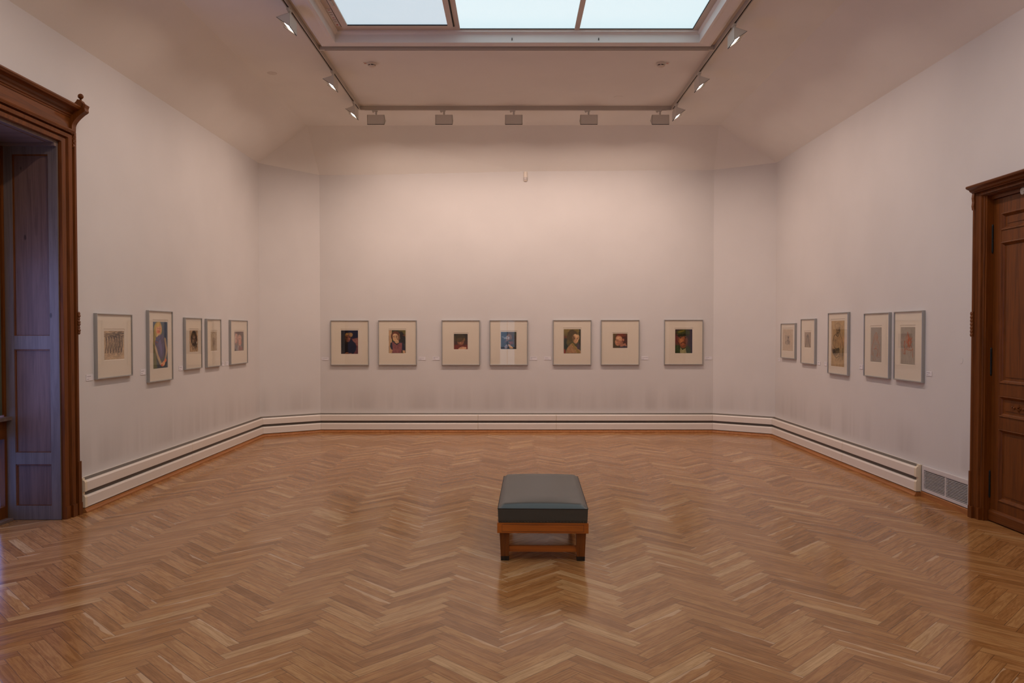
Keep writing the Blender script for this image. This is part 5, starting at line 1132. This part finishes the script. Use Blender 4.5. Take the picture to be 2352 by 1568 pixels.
# ------------------------------------------------------------------ right door
def door():
    y0, y1, zt = OPR
    root = struct(empty('door_1', (XR, (y0 + y1) / 2, 0))); off = -Vector(root.location)
    def ch(name, bm, m, parent=None, **k):
        o = obj(name, bm, m, parent or root, **k)
        if parent is None: o.location = off
        return o
    XD = 3.985
    # casing, mitred round the opening (offset outwards from opening edge, projection from wall)
    cas = [(0.0, -0.05), (0.0, 0.004), (0.006, 0.014), (0.012, 0.008), (0.022, 0.008), (0.026, 0.022), (0.060, 0.026), (0.068, 0.038), (0.076, 0.028), (0.084, 0.030), (0.090, 0.044), (0.104, 0.046), (0.110, 0.036), (0.112, 0.0)]
    sc = 1.0
    rings = []
    for (yy, z, sy_, sz_) in ((y1, 0.0, 1, 0), (y1, zt, 1, .45), (y0, zt, -1, .45), (y0, 0.0, -1, 0)):
        rings.append([(XR - pr, yy + sy_ * o_ * sc, z + sz_ * o_) for o_, pr in cas])
    bm = B(); sweep(bm, rings, False, False); ch('casing', bm, M['wood_v'])
    # jamb lining behind the casing
    bm = B(); box(bm, XR + .0, XD + .05, y1 - .002, y1 + .03, 0, zt); box(bm, XR, XD + .05, y0 - .03, y0 + .002, 0, zt); box(bm, XR, XD + .05, y0, y1, zt - .002, zt + .03); ch('jamb', bm, M['wood_v'])
    # cornice
    cp = [(0.0, zt + .040), (0.046, zt + .040), (0.050, zt + .046), (0.060, zt + .050), (0.068, zt + .058), (0.072, zt + .066), (0.086, zt + .072), (0.098, zt + .078), (0.102, zt + .090), (0.096, zt + .098), (0.0, zt + .104)]
    bm = B(); sweep(bm, [[(XR - d_, y, z) for d_, z in cp] for y in (y0 - .145, y1 + .120)]); 
    ch('cornice', bm, M['wood_h'])
    bm = B(); sweep(bm, [[(XR - d_ * .55, y, z) for d_, z in cp] for y in (y1 + .118, y1 + .150)]); ch('cornice_return', bm, M['wood_h'])
    for sgn, yy in ((1, y1), (-1, y0)):
        bm = B()
        for a_, b_, pr in ((0.0, .06, .030), (.064, .118, .052)):
            p, q = sorted((yy + sgn * a_, yy + sgn * b_)); box(bm, XR - pr, XR + .01, p, q, 0, .10)
        p, q = sorted((yy + sgn * .088, yy + sgn * .116)); box(bm, XR - .049, XR, p, q, .10, .395)
        ch('plinth_block', bm, M['wood_v'], bevel=0.003)
        # wavy top and mid carvings on the outer bead
        for za_, zb_, n in ((zt + .035, zt - .10, 5), (on_x(2240, 716, XR).z, on_x(2240, 773, XR).z, 15)):
            bm = B(); pts = []
            for i in range(n):
                z = za_ + (zb_ - za_) * i / (n - 1); pts.append((.046 + (.005 if i % 2 else 0.0), z))
            yc = yy + sgn * .098
            sweep(bm, [[(XR, y, za_)] + [(XR - d_, y, z) for d_, z in pts] + [(XR, y, zb_)] for y in (yc - .012, yc + .020)]); ch('carved_ornament', bm, M['wood_v'])
    bm = B(); box(bm, XR + .0, XD + .02, y1 - .02, y1, 0, zt); ch('rebate', bm, M['wood_v'])
    # two leaves, each a panelled slab
    def Z(v): return on_x(2297, v, XD).z
    ztop = 2.665
    zs = [Z(1152), Z(985), Z(956.8), Z(908.4), Z(880), Z(556.7), Z(530.3), Z(490.7)]
    ystile = on_x(2297, 800, XD).y
    for li, (la, lb) in enumerate(((y1 - .022, (y0 + y1) / 2 + .001), ((y0 + y1) / 2 - .001, y0 + .022))):
        pa = ystile if li == 0 else lb + (la - lb) - (y1 - .022 - ystile)
        st = abs((y1 - .022) - ystile)
        a_, b_ = la - st, lb + st
        leaf = struct(empty('door_leaf', (XD, (la + lb) / 2, 0))) if False else None
        bm = B()
        box(bm, XD, XD + .04, a_, la, 0.012, ztop); box(bm, XD, XD + .04, lb, b_, 0.012, ztop)
        rails = [(0.012, zs[0]), (zs[1], zs[2]), (zs[3], zs[4]), (zs[5], zs[6]), (zs[7], ztop)]
        for p, q in rails: box(bm, XD + .0005, XD + .04, b_, a_, p, q)
        leaf = ch('door_leaf', bm, M['wood_v'], bevel=0.0015); lo = Vector((0, 0, 0))
        for (p, q) in ((zs[0], zs[1]), (zs[2], zs[3]), (zs[4], zs[5]), (zs[6], zs[7])):
            bm = B()
            mp = [(0.0, -0.004), (0.006, -0.007), (0.012, -0.004), (0.018, 0.004), (0.026, 0.010), (0.030, 0.016)]
            sweep(bm, [[(XD + d_, b_ + o_, p + o_), (XD + d_, a_ - o_, p + o_), (XD + d_, a_ - o_, q - o_), (XD + d_, b_ + o_, q - o_)] for o_, d_ in mp], True, False)
            o = obj('panel_moulding', bm, M['wood_v'], leaf)
            bm = B(); i_ = .028; box(bm, XD + .015, XD + .03, b_ + i_, a_ - i_, p + i_, q - i_)
            if q - p > .12:
                box(bm, XD + .010, XD + .016, b_ + i_ + .03, a_ - i_ - .03, p + i_ + .025, q - i_ - .025)
            obj('panel', bm, M['wood_v'], leaf)
        # carved star ornament in the small panel
        yc = (a_ + b_) / 2; zc = (zs[2] + zs[3]) / 2
        bm = B()
        for k in range(8):
            an = k * math.pi / 4; rr_ = .036 if k % 2 == 0 else .022
            c_, s_ = math.cos(an), math.sin(an); q_ = .009
            tip = (XD + .006, yc + c_ * rr_, zc + s_ * rr_)
            quad_pts = [(XD + .013, yc - s_ * q_ + c_ * .006, zc + c_ * q_ + s_ * .006), tip, (XD + .013, yc + s_ * q_ + c_ * .006, zc - c_ * q_ + s_ * .006), (XD - .002, yc + c_ * .012, zc + s_ * .012)]
            vs = [bm.verts.new(x_) for x_ in quad_pts]; bm.faces.new((vs[0], vs[1], vs[3])); bm.faces.new((vs[1], vs[2], vs[3])); bm.faces.new((vs[0], vs[2], vs[1])); bm.faces.new((vs[2], vs[0], vs[3]))
        for s_ in (-1, 1):
            lathe(bm, [(.004, XD - .001), (.011, XD + .004), (.012, XD + .013)], (0, yc + s_ * .058, zc), 8, axis='x')
            lathe(bm, [(.003, XD + .001), (.007, XD + .005), (.008, XD + .013)], (0, yc + s_ * .082, zc + .006), 8, axis='x')
        obj('carved_star', bm, M['wood_v'], leaf)
        bm = B(); sweep(bm, [[(XD - d_, y, z) for d_, z in ((-.002, .010), (.018, .010), (.020, .016), (.020, .085), (.012, .098), (-.002, .106))] for y in (lb + .004, la - .004)]); obj('weather_board', bm, M['wood_h'], leaf)
        if li == 0:
            for v0_, v1_ in ((516, 583), (798, 863), (1080, 1144)):
                za_, zb_ = on_x(2275, v0_, XD - .01).z, on_x(2275, v1_, XD - .01).z
                zm = (za_ + zb_) / 2
                bm = B(); r = .0095
                lathe(bm, [(.004, zb_), (r * .8, zb_ + .006), (r, zb_ + .014), (r, zm - .002), (r * .7, zm), (r, zm + .002), (r, za_ - .014), (r * .8, za_ - .006), (.004, za_)], (XD - .006, la + .004, 0), 12)
                obj('hinge', bm, M['black'], leaf)
    # transom rail above the leaves, with a small steel plate
    bm = B(); box(bm, XD - .018, XD + .05, y0, y1, ztop + .003, zt + .01); ch('head_rail', bm, M['wood_h'], bevel=0.002)
    pc = on_x(2349, 438, XD - .02)
    bm = B(); lathe(bm, [(.030, 0.0), (.030, -.003), (.026, -.0045)], (0, 0, 0), 20, axis='x')
    for s_ in (-1, 1): lathe(bm, [(.004, -.0045), (.004, -.0065)], (0, .012 * s_, .008 * s_), 10, axis='x')
    o = obj('steel_plate', bm, M['screw'], root); o.location = off + Vector((XD - .018, pc.y, ztop + .018 if False else pc.z))
    bm = B(); box(bm, XD + .04, XD + .06, y0 - .05, y1 + .05, 0, zt + .05); ch('dark_backing', bm, M['gap'])
door()
